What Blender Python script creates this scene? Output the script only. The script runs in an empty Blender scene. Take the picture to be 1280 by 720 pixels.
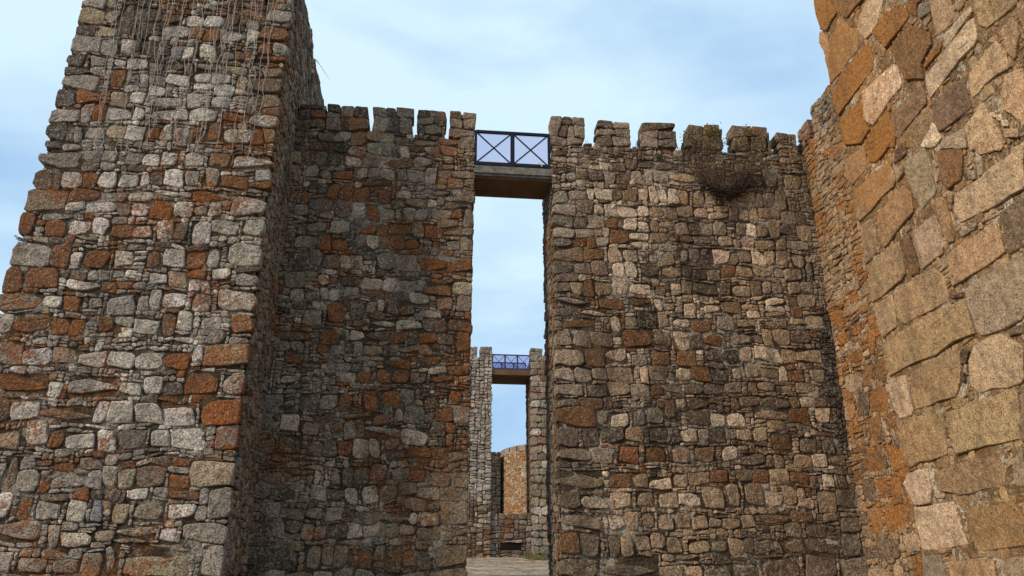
import bpy, bmesh, math, random
import numpy as np
from mathutils import Vector, noise
random.seed(7)
S = bpy.context.scene
COL = S.collection
rad = math.radians

# ---------------------------------------------------------------- camera
FPX, PITCH, YAW, EYE = 1000.0, rad(21.3), rad(6.0), Vector((0, 0, 1.6))
cd = bpy.data.cameras.new('camera'); cam = bpy.data.objects.new('camera', cd); COL.objects.link(cam)
cam.location = EYE; cam.rotation_euler = (rad(90) + PITCH, 0, -YAW)
cd.sensor_width = 36; cd.lens = FPX / 1280 * 36; cd.clip_start = 0.1; cd.clip_end = 2000
S.camera = cam

# ---------------------------------------------------------------- sky and sun
SUN_DIR = Vector((-.80, -.40, .52)).normalized()      # towards the sun
W = bpy.data.worlds.new('World'); S.world = W; W.use_nodes = True
nt = W.node_tree; nt.nodes.clear()
def wn(t, **k):
    n = nt.nodes.new(t)
    for a, b in k.items(): setattr(n, a, b)
    return n
sky = wn('ShaderNodeTexSky', sky_type='NISHITA', sun_disc=False)
sky.sun_elevation = math.asin(SUN_DIR.z); sky.sun_rotation = math.atan2(SUN_DIR.x, SUN_DIR.y)
sky.air_density = 1.0; sky.dust_density = .6; sky.ozone_density = 1.5
tc = wn('ShaderNodeTexCoord'); mp = wn('ShaderNodeMapping'); mp.inputs['Scale'].default_value = (1.3, 1.3, 3.4); mp.inputs['Location'].default_value = (.35, .2, .1)
nz = wn('ShaderNodeTexNoise'); nz.inputs['Scale'].default_value = 1.35; nz.inputs['Detail'].default_value = 7; nz.inputs['Roughness'].default_value = .52; nz.inputs['Distortion'].default_value = .35
rp = wn('ShaderNodeValToRGB'); rp.color_ramp.elements[0].position = .56; rp.color_ramp.elements[1].position = .84
rp.color_ramp.elements[0].color = (0.0, 0.0, 0.0, 1); rp.color_ramp.elements[1].color = (.95, .95, .95, 1)
veil = wn('ShaderNodeMix', data_type='RGBA'); veil.inputs[6].default_value = (3.7, 6.1, 9.3, 1); veil.inputs[7].default_value = (8.0, 10.3, 11.6, 1)
mx = wn('ShaderNodeMix', data_type='RGBA'); mx.inputs[0].default_value = .90
bg = wn('ShaderNodeBackground'); bg.inputs['Strength'].default_value = .1
wo = wn('ShaderNodeOutputWorld')
L = nt.links.new
L(tc.outputs['Generated'], mp.inputs[0]); L(mp.outputs[0], nz.inputs[0]); sx = wn('ShaderNodeSeparateXYZ'); L(tc.outputs['Generated'], sx.inputs[0])
ma = wn('ShaderNodeMath', operation='MULTIPLY_ADD'); ma.inputs[1].default_value = .55; L(sx.outputs[2], ma.inputs[0]); L(nz.outputs[0], ma.inputs[2]); L(ma.outputs[0], rp.inputs[0])
L(rp.outputs[0], veil.inputs[0]); L(sky.outputs[0], mx.inputs[6]); L(veil.outputs[2], mx.inputs[7])
L(mx.outputs[2], bg.inputs[0]); L(bg.outputs[0], wo.inputs[0])
sd = bpy.data.lights.new('sun', 'SUN'); sd.energy = 3.9; sd.angle = rad(7); sd.color = (1, .82, .60)
sun = bpy.data.objects.new('sun', sd); COL.objects.link(sun)
sun.rotation_euler = (-SUN_DIR).to_track_quat('-Z', 'Y').to_euler()
S.view_settings.view_transform = 'Standard'; S.view_settings.look = 'None'
S.view_settings.exposure = 0; S.view_settings.gamma = 1

# ---------------------------------------------------------------- helpers
def ray(x, y):
    c, s = math.cos(PITCH), math.sin(PITCH)
    R = Vector((math.cos(YAW), -math.sin(YAW), 0)); H = Vector((math.sin(YAW), math.cos(YAW), 0)); Z = Vector((0, 0, 1))
    return H * c + Z * s + R * ((x - 640) / FPX) + (Z * c - H * s) * ((360 - y) / FPX)
def hit(x, y, axis, val):
    r = ray(x, y); return EYE + r * ((val - EYE[axis]) / r[axis])
def proj(P):
    c, s = math.cos(PITCH), math.sin(PITCH)
    R = Vector((math.cos(YAW), -math.sin(YAW), 0)); H = Vector((math.sin(YAW), math.cos(YAW), 0)); Z = Vector((0, 0, 1))
    d = Vector(P) - EYE; z = d.dot(H * c + Z * s)
    return 640 + FPX * d.dot(R) / z, 360 - FPX * d.dot(Z * c - H * s) / z, z

def tag(o, label=None, cat=None, group=None, kind=None):
    if label: o['label'] = label
    if cat: o['category'] = cat
    if group: o['group'] = group
    if kind: o['kind'] = kind
    return o
def thing(name, loc, label, cat, group=None):
    o = bpy.data.objects.new(name, None); COL.objects.link(o); o.location = loc; o.empty_display_size = .3
    return tag(o, label, cat, group)
def wloc(o):
    v = Vector((0, 0, 0))
    while o: v += o.location; o = o.parent
    return v
def mesh_obj(name, verts, faces, m, parent=None, origin=None, col=None, smooth=False, kind=None):
    """one mesh object; verts are world points, origin is its world origin; nothing is rotated"""
    o3 = Vector(origin) if origin is not None else Vector((0, 0, 0))
    me = bpy.data.meshes.new(name)
    me.from_pydata([(v[0] - o3.x, v[1] - o3.y, v[2] - o3.z) for v in verts], [], faces)
    if col is not None:
        a = me.color_attributes.new('Col', 'FLOAT_COLOR', 'POINT')
        arr = np.array(col, dtype=np.float32)
        if arr.ndim == 1: arr = np.tile(arr, (len(verts), 1))
        a.data.foreach_set('color', arr.ravel())
    me.materials.append(m)
    if smooth: me.polygons.foreach_set('use_smooth', [True] * len(me.polygons))
    me.update()
    o = bpy.data.objects.new(name, me); COL.objects.link(o)
    o.location = o3 - (wloc(parent) if parent else Vector((0, 0, 0)))
    if parent: o.parent = parent
    if kind: o['kind'] = kind
    return o
class MB:
    def __init__(s): s.v = []; s.f = []
    def add(s, v, f):
        n = len(s.v); s.v += [tuple(p) for p in v]; s.f += [tuple(n + i for i in q) for q in f]; return s
    def box(s, x0, x1, y0, y1, z0, z1):
        return s.add([(x0, y0, z0), (x1, y0, z0), (x1, y1, z0), (x0, y1, z0), (x0, y0, z1), (x1, y0, z1), (x1, y1, z1), (x0, y1, z1)],
              [(0, 3, 2, 1), (4, 5, 6, 7), (0, 1, 5, 4), (1, 2, 6, 5), (2, 3, 7, 6), (3, 0, 4, 7)])
    def tube(s, pts, r, n=5, r2=None):
        pts = [Vector(p) for p in pts]; rings = []
        for i, p in enumerate(pts):
            t = (pts[min(i + 1, len(pts) - 1)] - pts[max(i - 1, 0)]).normalized()
            a = t.cross(Vector((0, 0, 1)) if abs(t.z) < .9 else Vector((1, 0, 0))).normalized(); b = t.cross(a)
            rr = r if r2 is None else r + (r2 - r) * i / max(1, len(pts) - 1)
            rings.append([p + a * (rr * math.cos(2 * math.pi * k / n)) + b * (rr * math.sin(2 * math.pi * k / n)) for k in range(n)])
        v = [p for q in rings for p in q]; f = []
        for i in range(len(pts) - 1):
            for k in range(n): f.append((i * n + k, (i + 1) * n + k, (i + 1) * n + (k + 1) % n, i * n + (k + 1) % n))
        f.append(tuple(range(n))); f.append(tuple((len(pts) - 1) * n + k for k in range(n - 1, -1, -1)))
        return s.add(v, f)
    def bar(s, a, b, w, h):          # square bar between two points, w across, h up
        a, b = Vector(a), Vector(b); t = (b - a).normalized()
        n1 = t.cross(Vector((0, 1, 0)) if abs(t.y) < .9 else Vector((0, 0, 1))).normalized(); n2 = t.cross(n1)
        v = []
        for p in (a, b):
            for sx, sy in ((-1, -1), (1, -1), (1, 1), (-1, 1)): v.append(p + n1 * (sx * h / 2) + n2 * (sy * w / 2))
        return s.add(v, [(0, 1, 2, 3), (7, 6, 5, 4), (0, 4, 5, 1), (1, 5, 6, 2), (2, 6, 7, 3), (3, 7, 4, 0)])
    def build(s, name, m, parent=None, origin=None, **k): return mesh_obj(name, s.v, s.f, m, parent, origin, **k)

# ---------------------------------------------------------------- materials
def mat(name):
    m = bpy.data.materials.new(name); m.use_nodes = True; n = m.node_tree; n.nodes.clear(); return m, n
class NB:
    def __init__(s, name): s.m, s.t = mat(name); s.pos = s.n('ShaderNodeNewGeometry').outputs['Position']
    def n(s, t, **k):
        x = s.t.nodes.new(t)
        for a, b in k.items(): setattr(x, a, b)
        return x
    def l(s, a, b): s.t.links.new(a, b)
    def set(s, sock, v):
        if hasattr(v, 'is_output') or isinstance(v, bpy.types.NodeSocket): s.l(v, sock)
        else: sock.default_value = v
    def noise(s, scale, det=4, rough=.6, vec=None, dist=0):
        x = s.n('ShaderNodeTexNoise'); x.inputs['Scale'].default_value = scale; x.inputs['Detail'].default_value = det
        x.inputs['Roughness'].default_value = rough; x.inputs['Distortion'].default_value = dist; s.l(vec or s.pos, x.inputs[0]); return x.outputs[0]
    def vor(s, scale, feature='F1'):
        x = s.n('ShaderNodeTexVoronoi', feature=feature); x.inputs['Scale'].default_value = scale; s.l(s.pos, x.inputs[0]); return x.outputs[0]
    def scaled(s, sx, sy, sz):
        x = s.n('ShaderNodeMapping'); x.inputs['Scale'].default_value = (sx, sy, sz); s.l(s.pos, x.inputs[0]); return x.outputs[0]
    def math(s, op, a, b=0., clamp=False):
        x = s.n('ShaderNodeMath', operation=op, use_clamp=clamp); s.set(x.inputs[0], a); s.set(x.inputs[1], b); return x.outputs[0]
    def ramp(s, v, lo, hi, a=0., b=1.):
        x = s.n('ShaderNodeMapRange', interpolation_type='SMOOTHSTEP'); s.set(x.inputs[0], v); s.set(x.inputs[1], lo); s.set(x.inputs[2], hi)
        x.inputs[3].default_value = a; x.inputs[4].default_value = b; return x.outputs[0]
    def mix(s, f, a, b, mode='MIX'):
        x = s.n('ShaderNodeMix', data_type='RGBA', blend_type=mode); s.set(x.inputs[0], f)
        for i, v in ((6, a), (7, b)):
            if isinstance(v, tuple) and len(v) == 3: v = v + (1,)
            s.set(x.inputs[i], v)
        return x.outputs[2]
    def out(s, col, rough=.92, height=None, strength=.6, dist=.02, spec=.2, alpha=None, metal=0):
        b = s.n('ShaderNodeBsdfPrincipled')
        if isinstance(col, tuple) and len(col) == 3: col = col + (1,)
        s.set(b.inputs['Base Color'], col); s.set(b.inputs['Roughness'], rough); b.inputs['Specular IOR Level'].default_value = spec; b.inputs['Metallic'].default_value = metal
        if height is not None:
            bp = s.n('ShaderNodeBump'); bp.inputs['Strength'].default_value = strength; bp.inputs['Distance'].default_value = dist
            s.l(height, bp.inputs['Height']); s.l(bp.outputs[0], b.inputs['Normal'])
        o = s.n('ShaderNodeOutputMaterial'); s.l(b.outputs[0], o.inputs[0]); return s.m

def rust_field(b):
    """lichen colonies spread over stones and joints alike"""
    return b.ramp(b.noise(.62, 4, .62, dist=.8), .47, .60)
def stone_material(name, rust=.16, speck=.5, bump=.9, fine=38, grain=1.0, orange=(.31, .094, .013), run_amt=.45, high=0):
    b = NB(name)
    at = b.n('ShaderNodeAttribute', attribute_name='Col'); c = at.outputs['Color']; al = at.outputs['Alpha']
    n1 = b.noise(5.5, 5, .65); n2 = b.noise(fine, 5, .72); n3 = b.noise(14, 5, .62, dist=.6)
    n4 = b.noise(1.0, 4, .6, b.scaled(1.6, 1.6, .5)); fld = rust_field(b)
    c = b.mix(1., c, b.ramp(n1, .3, .7, .68, 1.30), 'MULTIPLY')
    n5 = b.noise(9, 6, .68, dist=1.4); c = b.mix(b.ramp(n5, .44, .56, 0, .42 * grain), c, b.mix(b.ramp(n3, .42, .58), (.085, .062, .045), (.42, .37, .31)))
    c = b.mix(1., c, b.ramp(n2, .34, .66, 1 - speck * .85, 1 + speck * .75), 'MULTIPLY')
    lm = b.ramp(b.math('ADD', b.math('ADD', n3, b.math('MULTIPLY', al, .42)), b.math('MULTIPLY', fld, rust)), .645, .76)
    c = b.mix(b.math('MULTIPLY', lm, .82), c, b.mix(b.ramp(n2, .4, .6), tuple(k * .42 + .012 for k in orange), orange))
    if high:      # ochre weathering of the upper courses, ending unevenly
        sz = b.n('ShaderNodeSeparateXYZ'); b.l(b.pos, sz.inputs[0]); up = b.ramp(b.math('ADD', sz.outputs[2], b.math('MULTIPLY', b.noise(.9, 3, .6), 7.)), 12.2, 14.6)
        sy = b.ramp(sz.outputs[1], 12.5, 15.0); m2 = b.ramp(b.math('ADD', n3, b.math('MULTIPLY', b.math('MULTIPLY', up, sy), high)), .56, .74)
        c = b.mix(b.math('MULTIPLY', m2, .42), c, orange)
    pale = b.ramp(b.noise(23, 5, .68, dist=.4), .585, .65); c = b.mix(b.math('MULTIPLY', pale, .55 * grain), c, (.55, .51, .45))
    pit = b.ramp(b.noise(fine * .62, 4, .66, b.scaled(1, 1, 1.25)), .34, .43, 1, 0); c = b.mix(b.math('MULTIPLY', pit, .80), c, (.028, .021, .016))
    run = b.ramp(n4, .46, .66); c = b.mix(b.math('MULTIPLY', run, run_amt), c, (.050, .038, .027))
    big = b.noise(6.5, 4, .6, dist=.5)
    h = b.math('ADD', b.math('MULTIPLY', big, 1.6), b.math('ADD', b.math('MULTIPLY', n3, 1.3), b.math('ADD', b.math('MULTIPLY', n2, .55), b.math('MULTIPLY', pit, -.5))))
    return b.out(c, .95, h, bump, .035, spec=.12)
M = {}
M['stone'] = stone_material('lichened_rubble', .17, speck=.56)
M['stone2'] = stone_material('tan_rubble', .06, run_amt=.55, orange=(.22, .088, .024))
M['stone3'] = stone_material('warm_rubble', .20, orange=(.44, .175, .036), run_amt=.25)
M['ashlar'] = stone_material('granite_block', .04, .46, .95, 50, grain=.62, orange=(.42, .175, .036), run_amt=.30, high=.24)
def mortar_material(name, c1, c2, c3, rust=.6):
    b = NB(name); n1 = b.noise(3, 5, .6); n2 = b.noise(30, 5, .7); n3 = b.noise(1.3, 4, .6); n4 = b.noise(11, 5, .65, dist=.5)
    c = b.mix(b.ramp(n1, .35, .65), c1, c2); c = b.mix(b.ramp(b.math('ADD', n3, b.math('MULTIPLY', n4, .5)), .76, .86), c, c3)
    c = b.mix(b.math('MULTIPLY', b.math('MULTIPLY', rust_field(b), b.ramp(n4, .42, .56)), rust), c, (.26, .085, .018))
    c = b.mix(1., c, b.ramp(n2, .35, .65, .4, 1.35), 'MULTIPLY')
    return b.out(c, 1, b.math('ADD', n2, n4), 1., .04, spec=.1)
M['mortar'] = mortar_material('lime_mortar', (.048, .035, .024), (.095, .072, .050), (.30, .26, .21))
M['mortar2'] = mortar_material('tan_mortar', (.050, .037, .025), (.105, .080, .055), (.38, .33, .27), .15)
M['warm_mortar'] = mortar_material('warm_mortar', (.16, .105, .055), (.26, .18, .10), (.52, .46, .38), .5)
M['dark_mortar'] = mortar_material('shaded_mortar', (.03, .025, .02), (.05, .045, .035), (.06, .05, .04))  # far wall's shade put into its mortar colour
b = NB('soffit_render'); n1 = b.noise(1.2, 4, .6); n2 = b.noise(18, 5, .7)
M['soffit'] = b.out(b.mix(b.ramp(n1, .35, .65), (.105, .062, .032), (.15, .09, .048)), .9, n2, .4)
b = NB('grey_concrete'); n1 = b.noise(5, 5, .7); n2 = b.noise(30, 5, .7)
M['concrete'] = b.out(b.mix(b.ramp(n1, .35, .65), (.10, .09, .08), (.20, .19, .17)), .9, n2, .6)
b = NB('black_painted_steel'); M['steel'] = b.out(b.mix(b.noise(20), (.004, .005, .012), (.010, .012, .026)), .6, b.noise(60), .1, spec=.2)
b = NB('violet_painted_steel'); M['steel2'] = b.out(b.mix(b.noise(20), (.025, .02, .06), (.04, .035, .09)), .5, b.noise(60), .1, spec=.4)
def glass_material(name, tint):
    m, t = mat(name); tr = t.nodes.new('ShaderNodeBsdfTransparent'); tr.inputs[0].default_value = tint + (1,)
    gl = t.nodes.new('ShaderNodeBsdfGlossy'); gl.inputs['Roughness'].default_value = .05; gl.inputs[0].default_value = (.8, .85, 1, 1)
    mi = t.nodes.new('ShaderNodeMixShader'); mi.inputs[0].default_value = .05; o = t.nodes.new('ShaderNodeOutputMaterial')
    t.links.new(tr.outputs[0], mi.inputs[1]); t.links.new(gl.outputs[0], mi.inputs[2]); t.links.new(mi.outputs[0], o.inputs[0]); return m
M['pane'] = glass_material('tinted_pane', (.82, .80, .89))
M['pane_far'] = glass_material('far_tinted_pane', (.76, .74, .86))
b = NB('pale_cord'); M['cord'] = b.out(b.mix(b.noise(12), (.26, .22, .18), (.50, .45, .40)), .9)
b = NB('dry_twig'); M['twig'] = b.out(b.mix(b.noise(25), (.055, .035, .028), (.13, .085, .06)), .95)
b = NB('dark_root'); M['root'] = b.out(b.mix(b.noise(25), (.018, .013, .013), (.05, .035, .028)), .95)
b = NB('leaf_green'); M['leaf'] = b.out(b.mix(b.noise(7), (.035, .055, .015), (.10, .11, .03)), .7)
b = NB('leaf_yellow'); M['leafy'] = b.out(b.mix(b.noise(7), (.10, .09, .02), (.21, .16, .04)), .7)
b = NB('grass_blade'); M['grass'] = b.out(b.mix(b.noise(4), (.06, .075, .02), (.16, .14, .05)), .8)
b = NB('dry_grass'); M['drygrass'] = b.out(b.mix(b.noise(9), (.14, .13, .10), (.24, .22, .17)), .8)
b = NB('granite_ground'); n1 = b.noise(.9, 6, .6, b.scaled(.5, 1.1, 1)); n2 = b.noise(12, 6, .7); n3 = b.noise(2.4, 5, .6, dist=.8)
c = b.mix(b.ramp(n1, .4, .6), (.27, .20, .145), (.40, .31, .235)); c = b.mix(b.math('MULTIPLY', b.ramp(n3, .50, .57), .85), c, (.10, .075, .05))
c = b.mix(1., c, b.ramp(n2, .3, .7, .7, 1.15), 'MULTIPLY'); M['ground'] = b.out(c, .95, n3, .8, .1)
b = NB('bird_feather'); M['bird'] = b.out(b.mix(b.ramp(b.noise(14), .4, .6), (.03, .035, .05), (.30, .33, .38)), .7)
b = NB('bird_dark'); M['birdk'] = b.out(b.mix(b.noise(30), (.012, .012, .018), (.03, .03, .04)), .5)
b = NB('white_enamel'); M['white'] = b.out(b.mix(b.noise(30), (.75, .74, .70), (.85, .84, .8)), .4)
b = NB('socket_black'); M['black'] = b.out(b.mix(b.noise(10), (.006, .005, .004), (.012, .01, .008)), 1)

# ---------------------------------------------------------------- masonry
PAL = dict(l=(.60, .52, .44), g=(.29, .245, .205), d=(.085, .066, .050), t=(.35, .265, .175), b=(.135, .090, .060), o=(.19, .11, .055),
           r=(.155, .078, .042), R=(.26, .075, .022), e=(.19, .160, .118), B=(.215, .212, .215), p=(.43, .33, .235))
def colour(code, r=random, gain=1.0, tint=(1, 1, 1)):
    c1 = PAL[code[0]]; c2 = PAL[code[1]] if len(code) > 1 else c1
    v = gain * r.uniform(.84, 1.16); k = .70
    al = (r.uniform(.42, .62) if code[0] in 'orR' else r.uniform(.26, .4) if any(ch in 'orR' for ch in code) else r.choice([0, 0, .06, .14, .2]))
    return tuple((c1[i] * k + c2[i] * (1 - k)) * v * r.uniform(.96, 1.04) * tint[i] for i in range(3)) + (al,)

class Frame:                     # wall face: P + U*u + Z*v, N points out of the wall
    def __init__(s, P, U, N): s.P, s.U, s.N = Vector(P), Vector(U), Vector(N)
    def at(s, u, v, d): return s.P + s.U * u + Vector((0, 0, v)) + s.N * d
    def px(s, x, y):
        r = ray(x, y); t = (s.P - EYE).dot(s.N) / r.dot(s.N); p = EYE + r * t
        return (p - s.P).dot(s.U), p.z
class Curved(Frame):             # round tower, u is arc length
    def __init__(s, C, R, a0=0): s.C, s.R = Vector(C), R; s.a0 = a0
    def at(s, u, v, d):
        a = s.a0 + u / s.R; return s.C + Vector((math.cos(a) * (s.R + d), math.sin(a) * (s.R + d), v))

def clip(poly, a, b, c):         # keep a*x + b*y <= c
    out = []
    for i in range(len(poly)):
        p, q = poly[i], poly[(i + 1) % len(poly)]; dp = a * p[0] + b * p[1] - c; dq = a * q[0] + b * q[1] - c
        if dp <= 0: out.append(p)
        if dp * dq < 0:
            t = dp / (dp - dq); out.append((p[0] + (q[0] - p[0]) * t, p[1] + (q[1] - p[1]) * t))
    return out
def area(p): return .5 * sum(p[i][0] * p[(i + 1) % len(p)][1] - p[(i + 1) % len(p)][0] * p[i][1] for i in range(len(p)))
def inset(poly, d):
    if area(poly) < 0: poly = poly[::-1]
    out = list(poly)
    for i in range(len(poly)):
        p, q = poly[i], poly[(i + 1) % len(poly)]; ex, ey = q[0] - p[0], q[1] - p[1]; l = math.hypot(ex, ey)
        if l < 1e-5: continue
        a, b = ey / l, -ex / l
        out = clip(out, a, b, a * p[0] + b * p[1] - d)
        if len(out) < 3: return []
    return out
def hand(frame, crops):
    res = []
    for (ox, oy, s), txt in crops:
        for tok in txt.split():
            q = tok.split(','); x0, y0, x1, y1 = (float(a) for a in q[:4])
            P = [frame.px(ox + x / s, oy + y / s) for x, y in ((x0, y0), (x1, y0), (x1, y1), (x0, y1))]
            u0 = (P[0][0] + P[3][0]) / 2; u1 = (P[1][0] + P[2][0]) / 2; v1 = (P[0][1] + P[1][1]) / 2; v0 = (P[2][1] + P[3][1]) / 2
            res.append(dict(r=[u0, v0, u1, v1], c=q[4], hand=True))
    return res
def hand_polys(frame, crops):
    res = []
    for (ox, oy, s), txt in crops:
        for tok in txt.split(';'):
            q = tok.split(); P = [frame.px(ox + float(a.split(',')[0]) / s, oy + float(a.split(',')[1]) / s) for a in q[1:]]
            if area(P) < 0: P = P[::-1]
            res.append(dict(p=P, c=q[0], hand=True))
    return res

def fill(stones, box, inside, cell=.025, wr=(.08, .34), hr=(.06, .2), rng=None, codes=None, near=True, grow=.012, minw=.05, minh=.05):
    """lay further stones in whatever the given ones leave free; inside(U, V) says where the wall face is"""
    rng = rng or random; u0, v0, u1, v1 = box; nu = int((u1 - u0) / cell); nv = int((v1 - v0) / cell)
    U = u0 + (np.arange(nu) + .5) * cell; V = v1 - (np.arange(nv) + .5) * cell
    UU, VV = np.meshgrid(U, V); free = inside(UU, VV).copy()
    hs = []
    for s in stones:
        if 'r' in s:
            a, b_, c, d = s['r']; i0 = int((a - grow - u0) / cell + .5); i1 = int((c + grow - u0) / cell + .5); j0 = int((v1 - d - grow) / cell + .5); j1 = int((v1 - b_ + grow) / cell + .5)
            free[max(0, j0):max(0, j1), max(0, i0):max(0, i1)] = False; hs.append(((a + c) / 2, (b_ + d) / 2, s['c']))
        else:
            P = s['p']; us = [p[0] for p in P]; vs = [p[1] for p in P]
            i0 = max(0, int((min(us) - u0) / cell) - 1); i1 = max(0, int((max(us) - u0) / cell) + 2); j0 = max(0, int((v1 - max(vs)) / cell) - 1); j1 = max(0, int((v1 - min(vs)) / cell) + 2)
            su, sv = UU[j0:j1, i0:i1], VV[j0:j1, i0:i1]
            if su.size:
                ins = np.zeros(su.shape, bool)
                for i in range(len(P)):
                    (xa, ya), (xb, yb) = P[i], P[(i + 1) % len(P)]
                    if abs(yb - ya) < 1e-9: continue
                    ins ^= ((ya > sv) != (yb > sv)) & (su < (xb - xa) * (sv - ya) / (yb - ya) + xa)
                free[j0:j1, i0:i1] &= ~ins
            hs.append((sum(us) / len(us), sum(vs) / len(vs), s['c']))
    H = np.array([(h[0], h[1]) for h in hs]) if hs else None
    new = []; mw = max(1, int(minw / cell)); mh = max(1, int(minh / cell))
    for j in range(nv):
        i = 0; row = free[j]
        while i < nu:
            if not row[i]: i += 1; continue
            w = rng.uniform(*wr) ; h = rng.uniform(*hr)
            if rng.random() < .25: h *= .55
            W_ = max(1, int(w / cell)); Hh = max(1, int(h / cell))
            k = i
            while k < nu and k < i + W_ and row[k]: k += 1
            rest = 0
            while k + rest < nu and rest < mw + 1 and row[k + rest]: rest += 1
            if 0 < rest <= mw: k += rest
            jj = j + 1
            while jj < nv and jj < j + Hh and free[jj, i:k].all(): jj += 1
            if jj + 1 < nv and jj - j >= 2 and free[jj, i:k].all() and not free[min(jj + 1, nv - 1), i:k].all(): jj += 1
            if k - i >= mw and jj - j >= mh:
                r = [u0 + i * cell, v1 - jj * cell, u0 + k * cell, v1 - j * cell]
                cx, cy = (r[0] + r[2]) / 2, (r[1] + r[3]) / 2
                if near and H is not None and rng.random() < .8:
                    dd = (H[:, 0] - cx) ** 2 + (H[:, 1] - cy) ** 2; ix = np.argpartition(dd, min(5, len(dd) - 1))[:5]; code = hs[int(rng.choice(list(ix)))][2]
                    if code[0] in 'orR' and rng.random() < .55: code = rng.choice(['b', 'g', 'gt'])
                    if code[0] in 'lp' and rng.random() < .5: code = 'g' + code[0]
                else: code = codes(cx, cy) if callable(codes) else rng.choice(codes or ['g', 'b', 't', 'd', 'gt'])
                new.append(dict(r=r, c=code, hand=False)); free[j:jj, i:k] = False
            else: free[j, i:k] = False
            i = k
    return new

def outlines(stones, grow=.042, joint=.0035, tilt=.24, rng=None, warp=.04):
    """turn the laid rectangles into irregular convex outlines that meet along slanted joints"""
    rng = rng or random; cellsz = .6; grid = {}
    R = [s for s in stones if 'r' in s]
    for i, s in enumerate(R):
        a, b_, c, d = s['r']
        if c < a: a, c = c, a
        if d < b_: b_, d = d, b_
        s['r'] = [a, b_, c, d]
        for gx in range(int((a - .05) // cellsz), int((c + .05) // cellsz) + 1):
            for gy in range(int((b_ - .05) // cellsz), int((d + .05) // cellsz) + 1): grid.setdefault((gx, gy), []).append(i)
    for i, s in enumerate(R):
        a, b_, c, d = s['r']; g = min(grow, .35 * min(c - a, d - b_) + .004)
        P = [(a - g, b_ - g), (c + g, b_ - g), (c + g, d + g), (a - g, d + g)]
        nb = set()
        for gx in range(int((a - .05) // cellsz), int((c + .05) // cellsz) + 1):
            for gy in range(int((b_ - .05) // cellsz), int((d + .05) // cellsz) + 1): nb.update(grid.get((gx, gy), ()))
        nb.discard(i)
        for j in sorted(nb):
            e, f_, g2, h = R[j]['r']
            if e > c + 2 * grow or g2 < a - 2 * grow or f_ > d + 2 * grow or h < b_ - 2 * grow: continue
            gx = max(e - c, a - g2); gy = max(f_ - d, b_ - h)
            rr = random.Random(min(i, j) * 7919 + max(i, j)); th = rr.uniform(-tilt, tilt)
            if gx > gy:
                right = (e - c) > (a - g2); x = (c + e) / 2 if right else (a + g2) / 2; y = (max(b_, f_) + min(d, h)) / 2
                nx, ny = math.cos(th), math.sin(th); sg = 1 if right else -1
            else:
                up = (f_ - d) > (b_ - h); y = (d + f_) / 2 if up else (b_ + h) / 2; x = (max(a, e) + min(c, g2)) / 2
                nx, ny = math.sin(th), math.cos(th); sg = 1 if up else -1
            P = clip(P, sg * nx, sg * ny, sg * (nx * x + ny * y))
            if len(P) < 3: break
        s['p'] = P if len(P) >= 3 else []
    for s in stones:
        P = s.get('p') or []
        if len(P) < 3: s['p'] = []; continue
        ins = inset(P, joint) if 'r' in s else (inset(P, joint * 1.0) if convex(P) else P)
        s['p'] = ins if len(ins) >= 3 and area(ins) > 4e-4 else []
        if 'r' in s and warp:
            s['p'] = [(x + warp * noise.noise(Vector((x * 1.7, y * 1.7, 11))) + warp * .7 * noise.noise(Vector((x * 5, y * 5, 17))), y + warp * 1.5 * noise.noise(Vector((x * 1.1, y * 1.4, 31))) + warp * .8 * noise.noise(Vector((x * 4.5, y * 4.5, 37)))) for x, y in s['p']]
    return [s for s in stones if s['p']]
def convex(P):
    sg = None
    for i in range(len(P)):
        a, b_, c = P[i], P[(i + 1) % len(P)], P[(i + 2) % len(P)]
        z = (b_[0] - a[0]) * (c[1] - b_[1]) - (b_[1] - a[1]) * (c[0] - b_[0])
        if abs(z) < 1e-9: continue
        if sg is None: sg = z > 0
        elif sg != (z > 0): return False
    return True

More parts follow.
